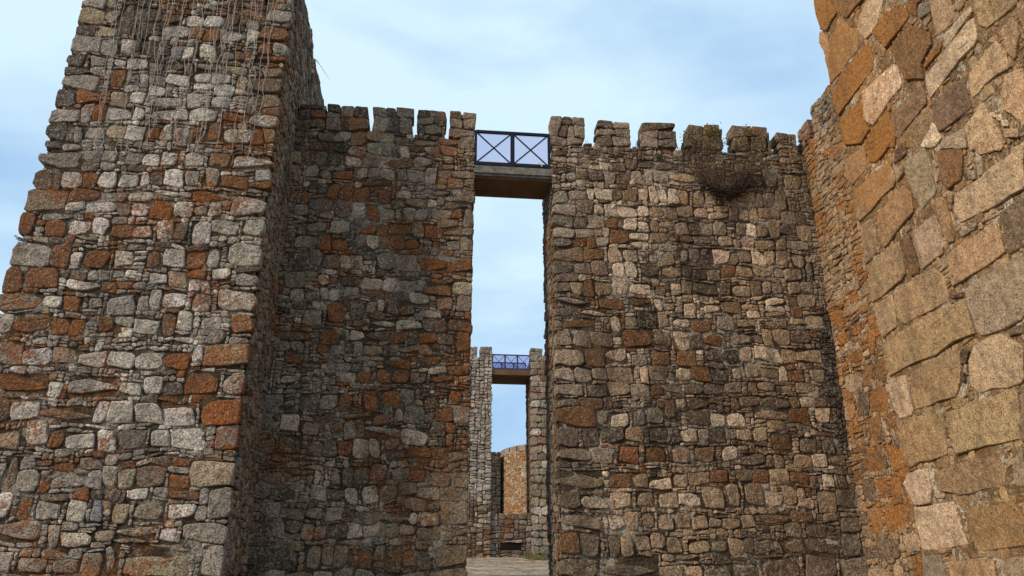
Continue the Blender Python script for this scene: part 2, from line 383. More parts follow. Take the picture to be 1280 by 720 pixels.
def stone_mesh(P, frame, rng, proud=None, back=.06, wob=1.0, chop=1.0):
    """outline -> one solid stone: sides, worn arris, uneven face"""
    n = len(P); sz = math.sqrt(abs(area(P)))
    # drop tiny edges
    Q = [P[0]]
    for p in P[1:]:
        if math.hypot(p[0] - Q[-1][0], p[1] - Q[-1][1]) > .10 * sz: Q.append(p)
    if len(Q) > 3 and math.hypot(Q[0][0] - Q[-1][0], Q[0][1] - Q[-1][1]) < .10 * sz: Q.pop()
    if len(Q) < 3: Q = P
    out = []; n = len(Q)
    for i in range(n):
        a, b_, c = Q[i - 1], Q[i], Q[(i + 1) % n]
        la = math.hypot(a[0] - b_[0], a[1] - b_[1]); lc = math.hypot(c[0] - b_[0], c[1] - b_[1])
        ta = chop * min(.42, rng.uniform(.08, .42) * min(1, .16 / la + .3)); tc_ = chop * min(.42, rng.uniform(.08, .42) * min(1, .16 / lc + .3))
        if n > 7: out.append(b_)
        else:
            out.append((b_[0] + (a[0] - b_[0]) * ta, b_[1] + (a[1] - b_[1]) * ta)); out.append((b_[0] + (c[0] - b_[0]) * tc_, b_[1] + (c[1] - b_[1]) * tc_))
    # extra points on long edges, pulled slightly in
    O = []; cx = sum(p[0] for p in out) / len(out); cy = sum(p[1] for p in out) / len(out); step = max(.16, sz * .45)
    for i, p in enumerate(out):
        O.append(p); q = out[(i + 1) % len(out)]; l = math.hypot(q[0] - p[0], q[1] - p[1]); k = min(4, int(l / step))
        for m_ in range(1, k + 1):
            t = m_ / (k + 1); x = p[0] + (q[0] - p[0]) * t; y = p[1] + (q[1] - p[1]) * t; pull = rng.uniform(-.006, .022) if sz > .3 else rng.uniform(-.02, .07)
            O.append((x + (cx - x) * pull, y + (cy - y) * pull))
    out = [(p[0] + rng.uniform(-1, 1) * .028 * sz * wob, p[1] + rng.uniform(-1, 1) * .028 * sz * wob) for p in O]
    n = len(out)
    pr = proud if proud is not None else rng.uniform(.014, .042)
    tx, ty = rng.uniform(-.09, .09), rng.uniform(-.11, .11)
    tl = lambda x, y: max(-.02, min(.02, (x - cx) * tx + (y - cy) * ty))
    e = min(.020, .07 * sz + .003)
    V = []; F = []
    def sc(k): return [(cx + (x - cx) * k, cy + (y - cy) * k) for x, y in out]
    kb = max(.7, 1 - e / max(.04, sz * .5)); 
    rings = [(sc(1.0), lambda x, y: -back), (sc(1.0), lambda x, y: pr - e * .75 + tl(x, y)), (sc(kb), lambda x, y: pr + tl(x, y) + rng.uniform(-.006, .006) * wob)]
    if sz > .16: rings.append((sc(kb * .52), lambda x, y: pr + tl(x, y) + rng.uniform(-.004, .013) * wob))
    for pts, dfn in rings: V += [frame.at(x, y, dfn(x, y)) for x, y in pts]
    V.append(frame.at(cx, cy, pr + rng.uniform(0, .012)))
    m = len(rings)
    for r_ in range(m - 1):
        for i in range(n):
            j = (i + 1) % n; F.append((r_ * n + i, r_ * n + j, (r_ + 1) * n + j, (r_ + 1) * n + i))
    for i in range(n): F.append(((m - 1) * n + i, (m - 1) * n + (i + 1) % n, m * n))
    return V, F

def lay(stones, frame, parent, rng, material, limit=300, minpx=8, prefix='stone', groups=None, depth=None, gain=1.0, proud=None, stuffname='small_stone', wob=1.0, joinall=False, tint=(1, 1, 1)):
    """make the stones objects: the ones that show largest each a part of their own, the small rest joined"""
    info = []
    for s in stones:
        V, F = stone_mesh(s['p'], frame, rng, proud=s.get('proud', proud), back=s.get('back', .06), wob=wob, chop=s.get('chop', 1.0))
        pp = [proj(v) for v in V]
        if min(q[2] for q in pp) > .5:
            w = max(q[0] for q in pp) - min(q[0] for q in pp); h = max(q[1] for q in pp) - min(q[1] for q in pp)
            vis = max(q[0] for q in pp) > -5 and min(q[0] for q in pp) < 1285 and max(q[1] for q in pp) > -5 and min(q[1] for q in pp) < 725
        else: w = h = 0; vis = False
        info.append((w * h if vis else 0, max(w, h), s, V, F))
    order = sorted(range(len(info)), key=lambda i: -info[i][0]); n = 0; SV = MB(); SC = []
    for i in order:
        a, mxp, s, V, F = info[i]; c = colour(s['c'], rng, gain, tint)
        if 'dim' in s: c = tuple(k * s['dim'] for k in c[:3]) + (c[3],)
        par = s.get('parent', parent)
        if not joinall and a > 0 and mxp >= minpx and n < limit:
            o3 = Vector((0, 0, 0))
            for v in V: o3 += v
            mesh_obj(prefix, V, F, material, par, o3 / len(V), col=c); n += 1
        else: SV.add(V, F); SC += [c] * len(V)
    if SV.v: mesh_obj(stuffname, SV.v, SV.f, material, parent, wloc(parent), col=SC, kind='stuff')
    return n

def bed(frame, box, inside, m, parent, cell=.12, amp=.016, name='mortar_bed', off=-.007):
    """uneven mortar face behind the stones"""
    u0, v0, u1, v1 = box; nu = max(2, int((u1 - u0) / cell)); nv = max(2, int((v1 - v0) / cell)); V = []; F = []
    for j in range(nv + 1):
        for i in range(nu + 1):
            u = u0 + (u1 - u0) * i / nu; v = v0 + (v1 - v0) * j / nv
            V.append(frame.at(u, v, off + amp * noise.noise(Vector((u * 3.1, v * 3.1, 5))) * 1.8 + amp * noise.noise(Vector((u * 1.0, v * 1.0, 9)))))
    for j in range(nv):
        for i in range(nu):
            if inside(u0 + (u1 - u0) * (i + .5) / nu, v0 + (v1 - v0) * (j + .5) / nv):
                a = j * (nu + 1) + i; F.append((a, a + 1, a + nu + 2, a + nu + 1))
    return mesh_obj(name, V, F, m, parent, wloc(parent), smooth=True)
# ---- stones read from the wall faces; every string holds x0,y0,x1,y1,colour in enlarged crop units (offset x, offset y, scale) ----
TOWER = [
((0,0,2.975), """322,-12,395,28,g 400,-8,440,30,gb 306,32,388,98,t 392,35,438,80,g 445,20,500,130,b 288,92,355,130,d 365,95,440,140,t 275,135,375,195,g 378,150,440,205,g
255,205,315,245,d 330,205,400,250,g 248,250,333,280,d 336,250,395,285,g 237,285,367,340,g 218,338,285,395,d 288,338,375,388,rt 197,400,298,455,g 300,390,345,455,g 178,458,250,525,d 250,465,278,520,d 280,472,316,525,g
178,528,228,550,d 228,528,310,560,g 150,558,310,632,eg 130,638,196,700,b 196,640,238,700,b 228,640,308,700,lg 500,30,600,88,d 600,55,680,90,b 690,62,760,105,l 765,60,840,108,l 845,55,900,100,b 890,35,985,75,g 985,35,1075,85,g
505,90,560,150,d 605,95,700,140,lB 705,105,760,150,o 760,105,820,155,o 820,120,900,155,l 915,80,960,112,g 918,112,958,155,l 965,95,1050,155,r 450,150,505,195,l 525,155,590,205,b 635,148,660,168,l 740,165,808,222,l
960,165,1015,200,r 1018,165,1070,200,g 425,218,465,250,l 470,212,555,265,l 560,205,620,232,d 635,175,680,220,g 680,178,725,220,l 820,190,870,222,g 870,190,915,228,r 950,205,1058,235,rb 410,258,470,330,o 520,280,555,320,l
560,235,608,270,g 610,235,680,262,d 685,235,725,280,b 735,240,835,270,g 842,250,925,280,t 980,255,1050,290,e 625,275,708,322,l 715,272,785,305,lg 785,278,860,314,l 465,320,515,345,l 548,322,618,358,l 560,285,620,320,g
715,308,790,335,l 795,316,875,358,l 880,288,925,335,t 925,290,1045,350,bt 410,345,478,400,t 482,348,540,392,l 580,362,680,400,lt 695,345,755,405,l 788,365,855,405,l 865,355,920,385,g 920,360,970,400,g 972,352,1045,405,e
345,390,392,450,o 395,405,490,450,lg 497,405,540,450,l 560,408,650,450,l 655,408,703,450,lB 708,408,815,455,l 830,420,918,460,rb 930,435,1025,482,lg 975,408,1040,430,e 325,470,395,520,g 398,465,465,520,t 470,468,540,525,l
545,475,598,520,r 602,462,645,525,l 648,475,700,520,lt 703,470,735,530,r 765,460,830,530,b 835,485,935,540,lt 940,485,983,540,r 985,485,1020,535,e 322,560,375,600,g 380,562,440,600,g 470,570,530,612,g 535,570,597,620,l
600,558,668,618,lB 688,570,765,625,lp 780,572,860,625,o 868,578,1010,630,l 310,608,365,640,b 370,602,430,628,g 475,615,545,640,b 308,648,362,700,ob 370,632,440,698,l 448,648,515,698,l 525,640,560,695,l 563,635,608,695,b
612,630,688,698,l 692,640,742,695,gl 762,628,820,700,t 830,655,925,705,r 948,638,990,678,l 928,680,1000,705,r"""),
((0,240,2.975), """108,-8,250,75,bt 262,-5,375,38,r 380,0,480,40,g 485,0,570,40,l 575,-5,660,20,l 665,0,705,20,g 715,0,855,38,r 860,15,990,88,lo 252,42,312,75,l 318,42,435,76,l 440,50,485,90,g 487,45,555,92,l 560,35,642,102,r
648,40,720,95,lB 725,55,770,92,g 775,42,825,95,l 78,82,132,165,rb 155,82,275,105,g 315,80,352,105,r 167,108,250,165,r 258,110,338,165,l 342,100,410,160,l 415,90,475,118,g 415,120,490,175,b 497,122,570,178,l 582,110,648,178,l
650,115,700,178,b 715,112,785,190,l 790,105,890,165,lt 900,105,978,168,l 50,188,185,278,g 190,195,262,285,r 268,225,305,278,l 310,210,410,288,ro 425,220,500,280,lt 545,225,605,288,o 610,215,685,282,l 692,222,765,285,rl
773,208,822,285,lB 845,198,965,275,gl 475,195,545,218,d 635,190,690,212,l 700,195,770,218,b 25,285,92,365,r 95,288,222,358,r 230,290,258,320,d 262,295,325,330,b 330,292,360,318,l 368,290,408,320,g 420,290,465,318,g
470,290,510,320,l 555,300,620,352,l 625,295,695,362,tb 700,290,775,325,r 790,290,860,330,l 880,282,960,308,b 880,312,957,350,g 245,325,372,372,l 375,330,437,370,r 440,335,490,365,o 500,335,540,365,g 700,330,745,370,l
752,328,788,370,l 0,375,152,442,tr 157,388,225,440,l 232,388,310,448,r 328,388,380,430,g 395,378,510,455,g 512,388,552,440,g 558,370,598,440,l 600,372,692,432,l 715,378,790,448,lr 810,365,948,445,lo -12,450,48,530,gl
50,460,192,530,r 195,475,260,535,r 263,475,320,535,r 368,462,425,520,r 428,462,495,500,g 425,504,490,545,l 500,470,585,530,l 598,452,655,540,bo 665,440,717,522,l 740,468,822,518,lg 770,520,840,562,gt 858,458,938,530,rt
650,538,720,565,l 850,540,920,562,g -30,560,88,645,lr 90,575,192,648,l 205,575,298,640,tr 302,588,398,648,lt 400,585,500,655,lg 505,588,605,660,l 610,592,710,662,r 720,570,755,630,l 758,568,918,655,to"""),
((0,478,2.975), """-30,-30,172,50,rb 178,-5,235,52,l 255,-20,442,50,lr 450,0,525,50,l 528,-25,600,48,l 605,0,680,48,d 685,-40,815,45,r 830,-25,898,45,lo -30,60,38,150,d 48,65,150,148,l 150,88,345,152,tr 358,68,400,145,l
405,68,492,152,lt 503,80,602,155,l 605,80,732,160,l 748,55,890,158,R 255,58,310,80,l 590,55,680,78,d 310,158,435,180,l 445,162,510,178,l 600,165,635,188,l 765,160,800,192,g 805,165,880,248,gr -30,175,78,255,tr
92,150,178,240,lr 180,178,245,245,r 250,193,345,250,l 355,182,440,255,l 448,182,548,245,g 560,168,633,245,l 638,165,768,252,l 250,172,305,190,g 15,278,70,398,b 78,278,128,320,g 130,285,190,312,r 195,300,280,335,r
295,280,385,322,b 390,262,440,300,g 445,285,505,310,r 512,282,568,305,lp 572,280,635,312,b 640,285,705,315,r 710,295,865,390,te -30,300,12,390,g 62,325,142,410,gt 142,345,190,412,rb 195,340,320,395,g 325,325,382,395,g
385,308,435,385,gt 445,318,500,398,t 503,315,612,398,b 630,318,698,343,g 625,348,705,395,rb -30,408,48,510,l 70,420,125,510,b 150,415,255,445,b 275,395,340,440,r 345,405,388,435,d 392,398,450,440,b 470,400,552,435,l
570,400,625,432,g 632,402,735,442,bo 742,395,773,450,g 778,400,850,510,ge 135,450,228,515,g 250,438,322,520,lt 345,430,390,515,B 415,445,480,525,t 500,448,612,515,td 630,452,722,512,l 730,458,768,510,g 675,520,840,595,gt
-30,515,150,590,g 178,532,228,612,tl 230,558,340,610,lt 232,520,290,550,g 355,550,420,595,td 430,530,580,582,t 608,508,650,540,l 590,542,655,588,l 75,610,125,645,g 155,615,255,655,g 262,612,308,650,g 490,600,748,640,td
750,612,830,730,g -30,628,48,700,lt 65,650,172,710,g 195,657,295,715,td 300,630,375,740,gb 385,610,440,740,g 460,642,705,720,td 0,712,90,760,g 100,715,190,760,t 200,722,290,770,b 380,745,470,790,g 470,728,600,790,t 610,728,740,790,gt""")]
MIDL = [
((340,100,3.368), """105,108,215,130,d 100,133,160,170,b 163,133,218,162,r 165,165,215,205,b 100,172,160,215,b 240,108,290,140,d 292,112,345,158,g 345,115,400,158,d 232,165,290,212,g 320,162,400,215,gt 235,142,285,163,g 293,165,318,212,d
430,122,480,150,g 482,125,525,152,d 528,125,592,155,g 430,155,490,222,g 492,157,535,225,d 538,160,590,230,gb 620,130,665,160,d 668,135,725,160,g 620,162,680,192,g 685,162,725,195,d 640,196,715,235,g 755,140,800,165,b
803,142,845,165,g 755,168,800,200,g 803,168,845,205,gt 752,203,845,238,gt 195,222,262,260,bg 265,220,330,258,g 335,222,395,275,g 402,225,510,265,tl 515,240,560,270,b 600,255,700,280,t 705,245,782,278,g 785,240,845,290,g
160,265,232,298,b 240,262,318,305,d 320,278,395,318,lg 400,267,460,318,lg 462,275,502,320,g 505,280,537,328,b 540,280,582,322,l 585,282,640,310,rb 645,285,705,325,l 712,280,780,322,lt 82,300,118,350,t 122,300,182,360,b
185,308,230,360,g 232,307,305,358,d 312,320,375,362,l 378,325,450,372,g 455,325,488,375,l 490,330,595,370,bo 600,328,672,368,g 78,358,130,400,t 145,365,195,412,l 198,380,248,420,g 255,380,340,420,rb 355,374,405,418,lg
408,375,460,415,g 462,377,522,428,l 525,374,570,425,bg 572,380,638,432,g 642,370,698,436,l 700,385,755,420,t 760,385,845,420,g 345,428,378,450,l 380,425,470,452,d 740,425,805,458,tg 155,505,255,550,dg 230,440,288,500,rb
265,508,335,580,b 290,450,335,503,r 340,455,412,512,ob 445,472,500,525,db 520,470,588,505,l 590,470,633,488,g 635,460,780,490,tg 785,465,843,510,g 95,525,155,570,g 337,518,388,568,l 390,530,460,605,o 465,545,520,592,g
548,542,598,600,g 502,510,560,540,b 565,505,650,540,td 655,503,695,540,l 698,495,732,530,t 735,515,840,545,bt 602,545,655,595,g 665,545,753,585,tl 757,548,800,580,o 805,548,842,622,g 145,598,230,645,dl 245,588,325,650,gl
328,582,378,655,d 380,608,438,655,o 440,600,488,658,o 490,608,585,655,ot 590,608,638,662,g 640,605,695,670,o 697,588,785,625,t 720,628,840,665,tg 95,652,190,710,gB 200,650,250,715,r 255,668,320,715,rb 358,655,400,715,b
402,660,450,720,l 455,665,498,715,b 500,655,555,715,r 560,672,620,715,o 735,680,790,720,g 793,672,840,720,g"""),
((280,240,3.0), """315,215,365,285,ge 265,235,312,290,b 370,230,435,292,bg 438,235,485,288,l 488,240,520,290,lg 522,230,570,260,b 575,230,640,295,gB 642,235,732,300,g 738,240,838,300,o 840,248,922,300,o 225,305,302,360,g
350,312,392,352,l 395,320,420,345,b 428,315,505,352,db 515,318,592,368,lg 598,320,648,372,l 655,335,738,372,g 742,345,858,390,o 862,335,925,385,le 245,365,298,412,lg 305,372,350,405,g 360,358,390,400,l 392,365,435,405,lg
445,358,505,398,gl 510,372,625,405,bo 627,375,690,415,b 695,378,768,432,lg 870,390,925,450,gB 250,415,330,445,b 335,412,383,442,l 385,410,455,490,Rr 470,420,528,480,b 530,415,565,460,bl 568,410,605,450,lg 610,425,653,460,b
655,425,720,468,br 735,445,815,475,lt 797,395,858,443,to 290,450,370,500,dl 480,482,530,505,bo 548,480,640,510,l 645,485,740,520,lg 745,477,790,520,bg 792,477,840,525,br 845,480,925,520,b 200,525,320,560,b 360,515,435,570,Rb
470,518,530,560,lg 540,520,620,560,bo 622,530,688,572,rb 690,525,725,580,b 732,528,795,575,r 800,535,860,575,b 865,530,925,600,ob 200,562,248,595,g 250,562,300,603,g 350,575,398,600,o 400,573,450,610,g 452,562,485,605,d
488,565,522,620,g 525,575,592,615,tb 650,575,728,608,tb 730,580,780,612,t 790,580,850,600,b 752,615,808,650,o 225,605,290,650,rb 295,635,360,660,g 365,640,410,665,gl 412,640,475,672,g 480,640,525,675,dB 600,618,700,663,ob
735,655,760,672,l 765,655,830,680,l 835,655,925,690,b 215,688,265,720,lb 430,680,495,718,lg 500,680,560,720,rb 570,665,625,718,rt 630,670,695,718,r 700,672,760,718,b 775,690,860,718,o"""),
((280,480,3.0), """135,40,228,95,B 285,38,355,105,dg 360,45,423,100,g 425,45,480,105,br 518,25,578,98,ro 585,25,660,98,ro 665,15,715,75,gb 745,45,805,95,br 840,22,890,80,r 130,112,182,175,Bd 203,112,283,182,lB 290,140,355,190,gt
395,140,442,180,br 440,108,552,136,td 448,140,492,200,g 498,145,528,205,b 558,108,625,150,rt 638,85,668,138,g 675,80,748,150,eb 752,108,788,150,b 790,92,860,150,rb 865,90,915,150,g 532,155,660,205,lg 663,168,768,228,l
775,150,828,200,b 832,152,870,190,r 122,208,190,265,ed 203,195,288,265,d 310,210,368,275,bg 372,200,420,278,e 425,215,480,275,r 485,210,542,285,le 545,210,588,282,l 600,210,650,248,lg 610,250,690,285,b 700,235,775,280,r
778,235,837,280,bg 840,250,912,288,tg 135,332,215,372,e 300,305,375,325,tl 335,330,362,378,lg 400,330,435,375,g 440,318,485,378,db 488,315,545,375,b 552,300,612,368,lr 625,315,690,365,Bg 692,325,760,372,rb 770,325,856,390,te
858,328,912,390,tg 105,375,170,430,bg 215,380,260,430,b 320,380,382,440,Bl 388,385,450,440,bd 455,385,508,450,l 520,378,582,442,l 585,385,650,440,gb 655,378,718,428,et 722,392,808,432,tl 828,398,910,438,gt 90,445,150,480,bg
155,440,212,505,g 215,465,298,515,bg 300,468,370,512,tg 385,462,445,515,el 448,455,495,515,br 500,478,585,525,td 590,482,690,522,te 695,485,722,525,l 738,478,805,528,lt 675,437,760,476,te 768,440,810,475,b 815,442,912,528,el
80,515,120,560,b 125,520,175,565,b 180,525,230,585,g 232,518,285,560,bt 288,525,335,582,tg 340,530,385,580,g 388,525,462,578,db 465,522,518,575,lg 522,530,582,575,lt 585,528,655,578,te 658,530,713,570,t 718,535,815,588,te
85,580,205,612,b 215,585,297,628,tb 420,582,515,608,tg 615,580,680,608,t 60,615,125,675,b 130,618,185,670,db 188,622,275,695,db 300,600,365,692,gt 370,612,408,682,gt 412,612,468,692,gt 470,625,500,690,b 505,612,560,698,bd
565,600,600,660,g 602,612,666,700,b 672,625,718,680,tr 720,630,780,700,dt 782,600,905,692,te 60,682,140,730,d 148,698,225,740,gl 228,703,330,740,g 335,695,412,740,lg 415,700,480,740,gb 485,704,560,750,g 565,704,640,750,b 650,706,760,750,g 770,700,905,750,tg""")]
MIDR = [
((680,100,3.368), """38,157,75,190,g 78,160,118,185,d 120,165,163,190,g 35,193,65,238,g 68,190,100,238,b 103,195,128,238,g 130,192,162,238,g 35,242,95,280,g 98,242,162,278,gb 230,180,290,205,d 293,182,352,205,g 228,208,300,237,g 302,208,355,240,gd
228,240,290,280,b 292,243,355,282,g 420,187,545,215,d 415,218,480,248,g 482,218,548,250,d 418,252,480,288,g 483,252,550,290,d 610,195,670,230,ed 672,195,735,236,eo 605,233,662,292,ed 665,240,745,298,e 800,200,870,237,ed
872,203,935,238,eo 795,240,870,303,eb 872,241,940,303,e 45,300,95,318,b 45,322,98,345,lt 98,325,140,350,l 145,330,185,358,t 187,300,240,325,d 182,360,230,382,tl 232,350,272,385,l 290,350,340,382,b 345,335,390,378,b 395,340,460,376,d
470,345,540,376,b 90,392,132,420,gl 135,390,185,425,b 190,388,250,430,d 258,385,305,438,gt 310,400,360,440,b 365,385,415,425,g 420,380,458,430,g 460,378,525,435,g 528,392,628,438,t 635,390,690,440,b 700,385,760,430,g
800,348,845,390,t 800,395,838,450,b 840,400,913,455,bd 918,375,985,458,g 1005,398,1085,465,td 48,470,105,515,gB 108,465,175,508,g 180,458,210,503,l 212,458,285,505,l 290,460,325,508,br 330,465,392,515,bt 395,460,435,508,lt
437,450,472,515,lt 475,465,512,515,l 518,458,568,525,lt 570,468,612,525,t 625,465,678,528,t 680,450,725,525,lt 785,512,843,535,tg 845,470,888,545,t 890,480,923,545,t 925,482,970,542,g 975,470,1028,548,td 45,525,130,570,gB
138,508,208,568,eb 210,530,250,565,lB 252,522,303,565,l 312,532,392,580,l 395,530,440,580,l 445,535,500,580,tr 505,535,558,585,b 560,530,625,582,bt 628,542,690,588,tl 692,560,775,590,tl 715,532,770,556,t 775,542,815,598,b
820,545,855,598,t 862,548,900,598,t 908,542,990,588,t 998,552,1060,610,gb 1062,555,1100,610,d 48,578,120,618,g 122,578,182,620,gb 185,568,252,620,gb 258,585,305,625,or 312,585,333,620,b 335,585,390,638,l 395,598,440,630,l
445,590,485,638,te 490,595,545,620,t 548,602,605,645,tl 608,600,655,650,b 658,600,710,655,lt 712,600,770,656,l 805,600,845,655,gt 848,600,892,656,l 895,598,942,658,bt 945,592,988,662,t 1065,615,1122,675,tg 992,610,1060,655,d
50,625,130,665,gB 132,628,210,662,g 212,630,245,660,t 248,630,272,660,l 278,628,358,690,rb 360,642,438,680,l 440,642,520,690,bt 525,650,566,685,b 568,652,625,690,ro 632,658,700,690,gt 728,660,795,702,lt 798,668,828,705,l
830,660,885,705,tl 890,670,965,705,tb 970,668,1020,718,tg 1022,678,1110,715,g 50,668,115,700,gB 118,670,180,708,or 182,665,218,708,o 222,665,275,705,g 280,693,315,712,lt"""),
((680,240,3.0), """45,208,148,258,bt 150,220,225,258,ot 240,215,295,265,tl 300,215,355,260,lt 430,200,505,228,lt 425,232,490,285,tl 512,218,538,262,gB 540,212,585,265,dg 590,215,630,275,b 635,218,690,275,lt 695,225,725,275,tl 730,220,775,270,td
780,225,825,275,lt 830,220,868,275,t 870,225,912,278,tl 928,232,980,285,tg 45,262,110,305,g 112,265,172,310,bg 175,262,240,320,gt 255,270,300,318,l 302,265,348,322,l 360,270,430,320,d 440,288,505,325,to 515,280,555,325,bd
560,290,610,330,d 612,290,660,330,t 665,278,718,320,rb 720,280,782,322,t 785,278,850,320,tb 860,290,898,320,g 900,290,968,335,tg 978,268,1015,335,de 52,312,125,338,bg 130,312,155,338,l 55,345,100,380,dg 100,345,142,388,tg
145,332,190,395,br 195,340,250,388,bt 255,322,318,385,lt 320,340,405,388,lt 415,350,455,390,bo 475,345,508,372,l 515,335,550,385,t 560,340,650,390,d 660,340,703,390,br 705,350,770,392,tg 775,335,815,388,b 818,335,850,385,g
855,345,895,385,bg 912,340,962,385,tg 965,340,1010,383,g 55,402,155,432,gB 205,398,300,440,or 320,400,400,432,ob 412,405,445,448,l 455,415,485,445,g 518,415,572,460,lt 600,420,655,455,lt 665,412,735,460,to 745,420,810,446,t
830,400,900,432,lt 905,395,948,425,b 952,388,1020,432,tg 925,435,968,468,rb 60,440,105,470,dg 108,440,138,470,b 142,440,232,468,l 70,475,190,515,ob 245,465,290,518,lt 305,468,345,505,dl 350,450,425,510,d 430,460,470,510,te
485,470,545,510,lt 548,475,625,530,rb 645,465,712,525,l 720,478,790,512,te 760,448,812,475,lt 825,455,883,470,t 855,475,910,512,b 920,472,972,500,t 975,460,1050,505,td 62,525,100,580,gB 102,525,170,582,gt 175,522,260,578,bt
290,515,410,590,rb 415,530,475,575,bt 485,525,545,590,lt 548,535,598,590,d 600,535,670,578,rb 700,535,775,578,tl 780,540,820,570,b 820,515,860,578,t 862,520,922,575,t 925,520,1000,570,bd 65,590,152,655,gt 155,585,230,652,br
232,580,312,640,lt 325,612,388,655,lg 400,595,475,652,od 495,595,570,655,ob 600,590,665,640,bd 670,585,735,645,d 738,590,780,642,lt 788,582,882,640,lt 890,585,945,640,tb 948,590,1040,640,tb 65,660,110,710,g 112,660,180,715,gb
185,658,235,710,bl 238,655,335,715,et 340,660,358,700,t 360,660,390,715,lt 398,660,468,710,lt 490,660,550,708,lt 555,660,620,712,rd 625,665,690,710,db 705,658,742,702,lt 752,645,812,703,lt 815,660,878,698,t 880,650,910,708,lt
915,668,975,710,rb 990,665,1050,712,tb"""),
((680,480,3.0), """65,0,150,45,g 160,5,230,50,d 240,2,320,48,tg 325,5,395,50,g 400,2,445,45,rb 448,2,520,40,tg 530,0,600,45,bd 605,0,672,48,d 675,-5,740,35,tg 762,-3,800,35,bt 804,-5,862,30,tb 945,-3,1018,45,tb 1030,2,1098,45,de
130,55,222,88,rb 62,55,125,88,dg 75,92,192,160,rb 195,95,245,150,gd 250,108,320,155,lt 330,95,385,155,dg 390,92,450,150,gd 454,60,492,130,br 495,60,530,90,l 535,55,620,100,d 540,105,620,150,db 625,108,678,153,lt
682,110,755,155,lt 700,55,735,100,br 738,48,812,88,tb 815,50,865,85,de 868,55,918,90,tg 918,95,998,148,r 920,50,958,92,tb 962,55,1008,92,lt 1010,50,1058,88,b 1060,50,1108,88,td 1015,92,1070,145,tl 1072,95,1115,145,tb
785,92,912,132,td 75,168,130,230,dg 145,165,205,238,db 215,165,300,228,d 305,162,372,215,to 395,165,455,225,db 460,160,505,225,d 510,172,578,222,lt 580,165,615,210,l 620,160,675,222,de 680,165,718,210,gt 722,165,775,213,t
780,160,838,215,te 855,190,930,250,ro 955,205,1022,255,tb 1040,195,1095,255,d 835,138,905,172,tb 70,240,175,290,g 180,245,258,300,gd 280,235,355,298,Rr 378,235,455,292,Rb 480,235,550,298,bt 565,235,640,290,ol 665,232,728,290,lt
742,265,828,305,tb 832,270,860,310,b 862,265,902,315,tb 935,258,1005,315,t 1008,260,1058,312,lt 1062,262,1130,305,bt 72,328,222,395,et 245,335,325,390,ot 330,335,388,395,t 395,348,480,395,lt 485,335,535,385,t 540,330,620,380,td
625,328,692,373,or 720,322,782,370,tg 785,318,843,370,rb 845,320,915,365,tg 922,330,990,372,rb 995,345,1028,396,b 1042,335,1090,386,lt 1100,340,1135,385,b 75,405,135,475,ed 142,418,242,472,l 248,405,328,472,tl 345,405,412,468,tl
425,400,502,470,tl 508,408,588,465,lt 592,390,673,472,tg 680,375,735,460,tg 745,378,828,462,bt 832,402,890,460,tl 892,380,948,458,bt 950,390,980,430,t 955,434,1012,468,tl 1022,400,1095,478,tb 1098,390,1168,465,dt
78,485,220,550,et 240,492,302,548,lg 305,482,358,550,tg 370,490,415,540,bt 425,488,485,550,tl 490,478,552,545,t 555,497,615,542,tb 618,502,668,540,td 670,500,735,542,tb 740,490,790,540,td 795,490,918,520,br 922,478,1010,516,rb
1045,485,1100,515,t 1110,478,1175,497,gt 75,560,130,640,rb 135,560,208,650,dg 240,565,288,640,de 290,560,340,640,te 350,570,400,630,td 405,560,458,628,tg 462,575,520,632,td 540,585,622,636,te 628,585,685,638,dg 690,575,748,640,tb
750,582,785,630,d 788,588,860,640,de 865,590,895,640,b 900,522,970,575,be 900,580,980,640,be 1110,502,1190,560,eb 1115,565,1190,640,ed 985,522,1060,575,b 985,582,1105,640,b 85,655,195,730,ed 205,650,430,740,dg 440,642,488,668,t
495,642,582,668,td 440,685,520,740,td 525,680,595,730,t 600,680,700,740,ed 705,672,810,740,be 640,644,700,674,d 820,652,960,740,b 975,645,1100,740,be 1110,645,1215,740,e""")]
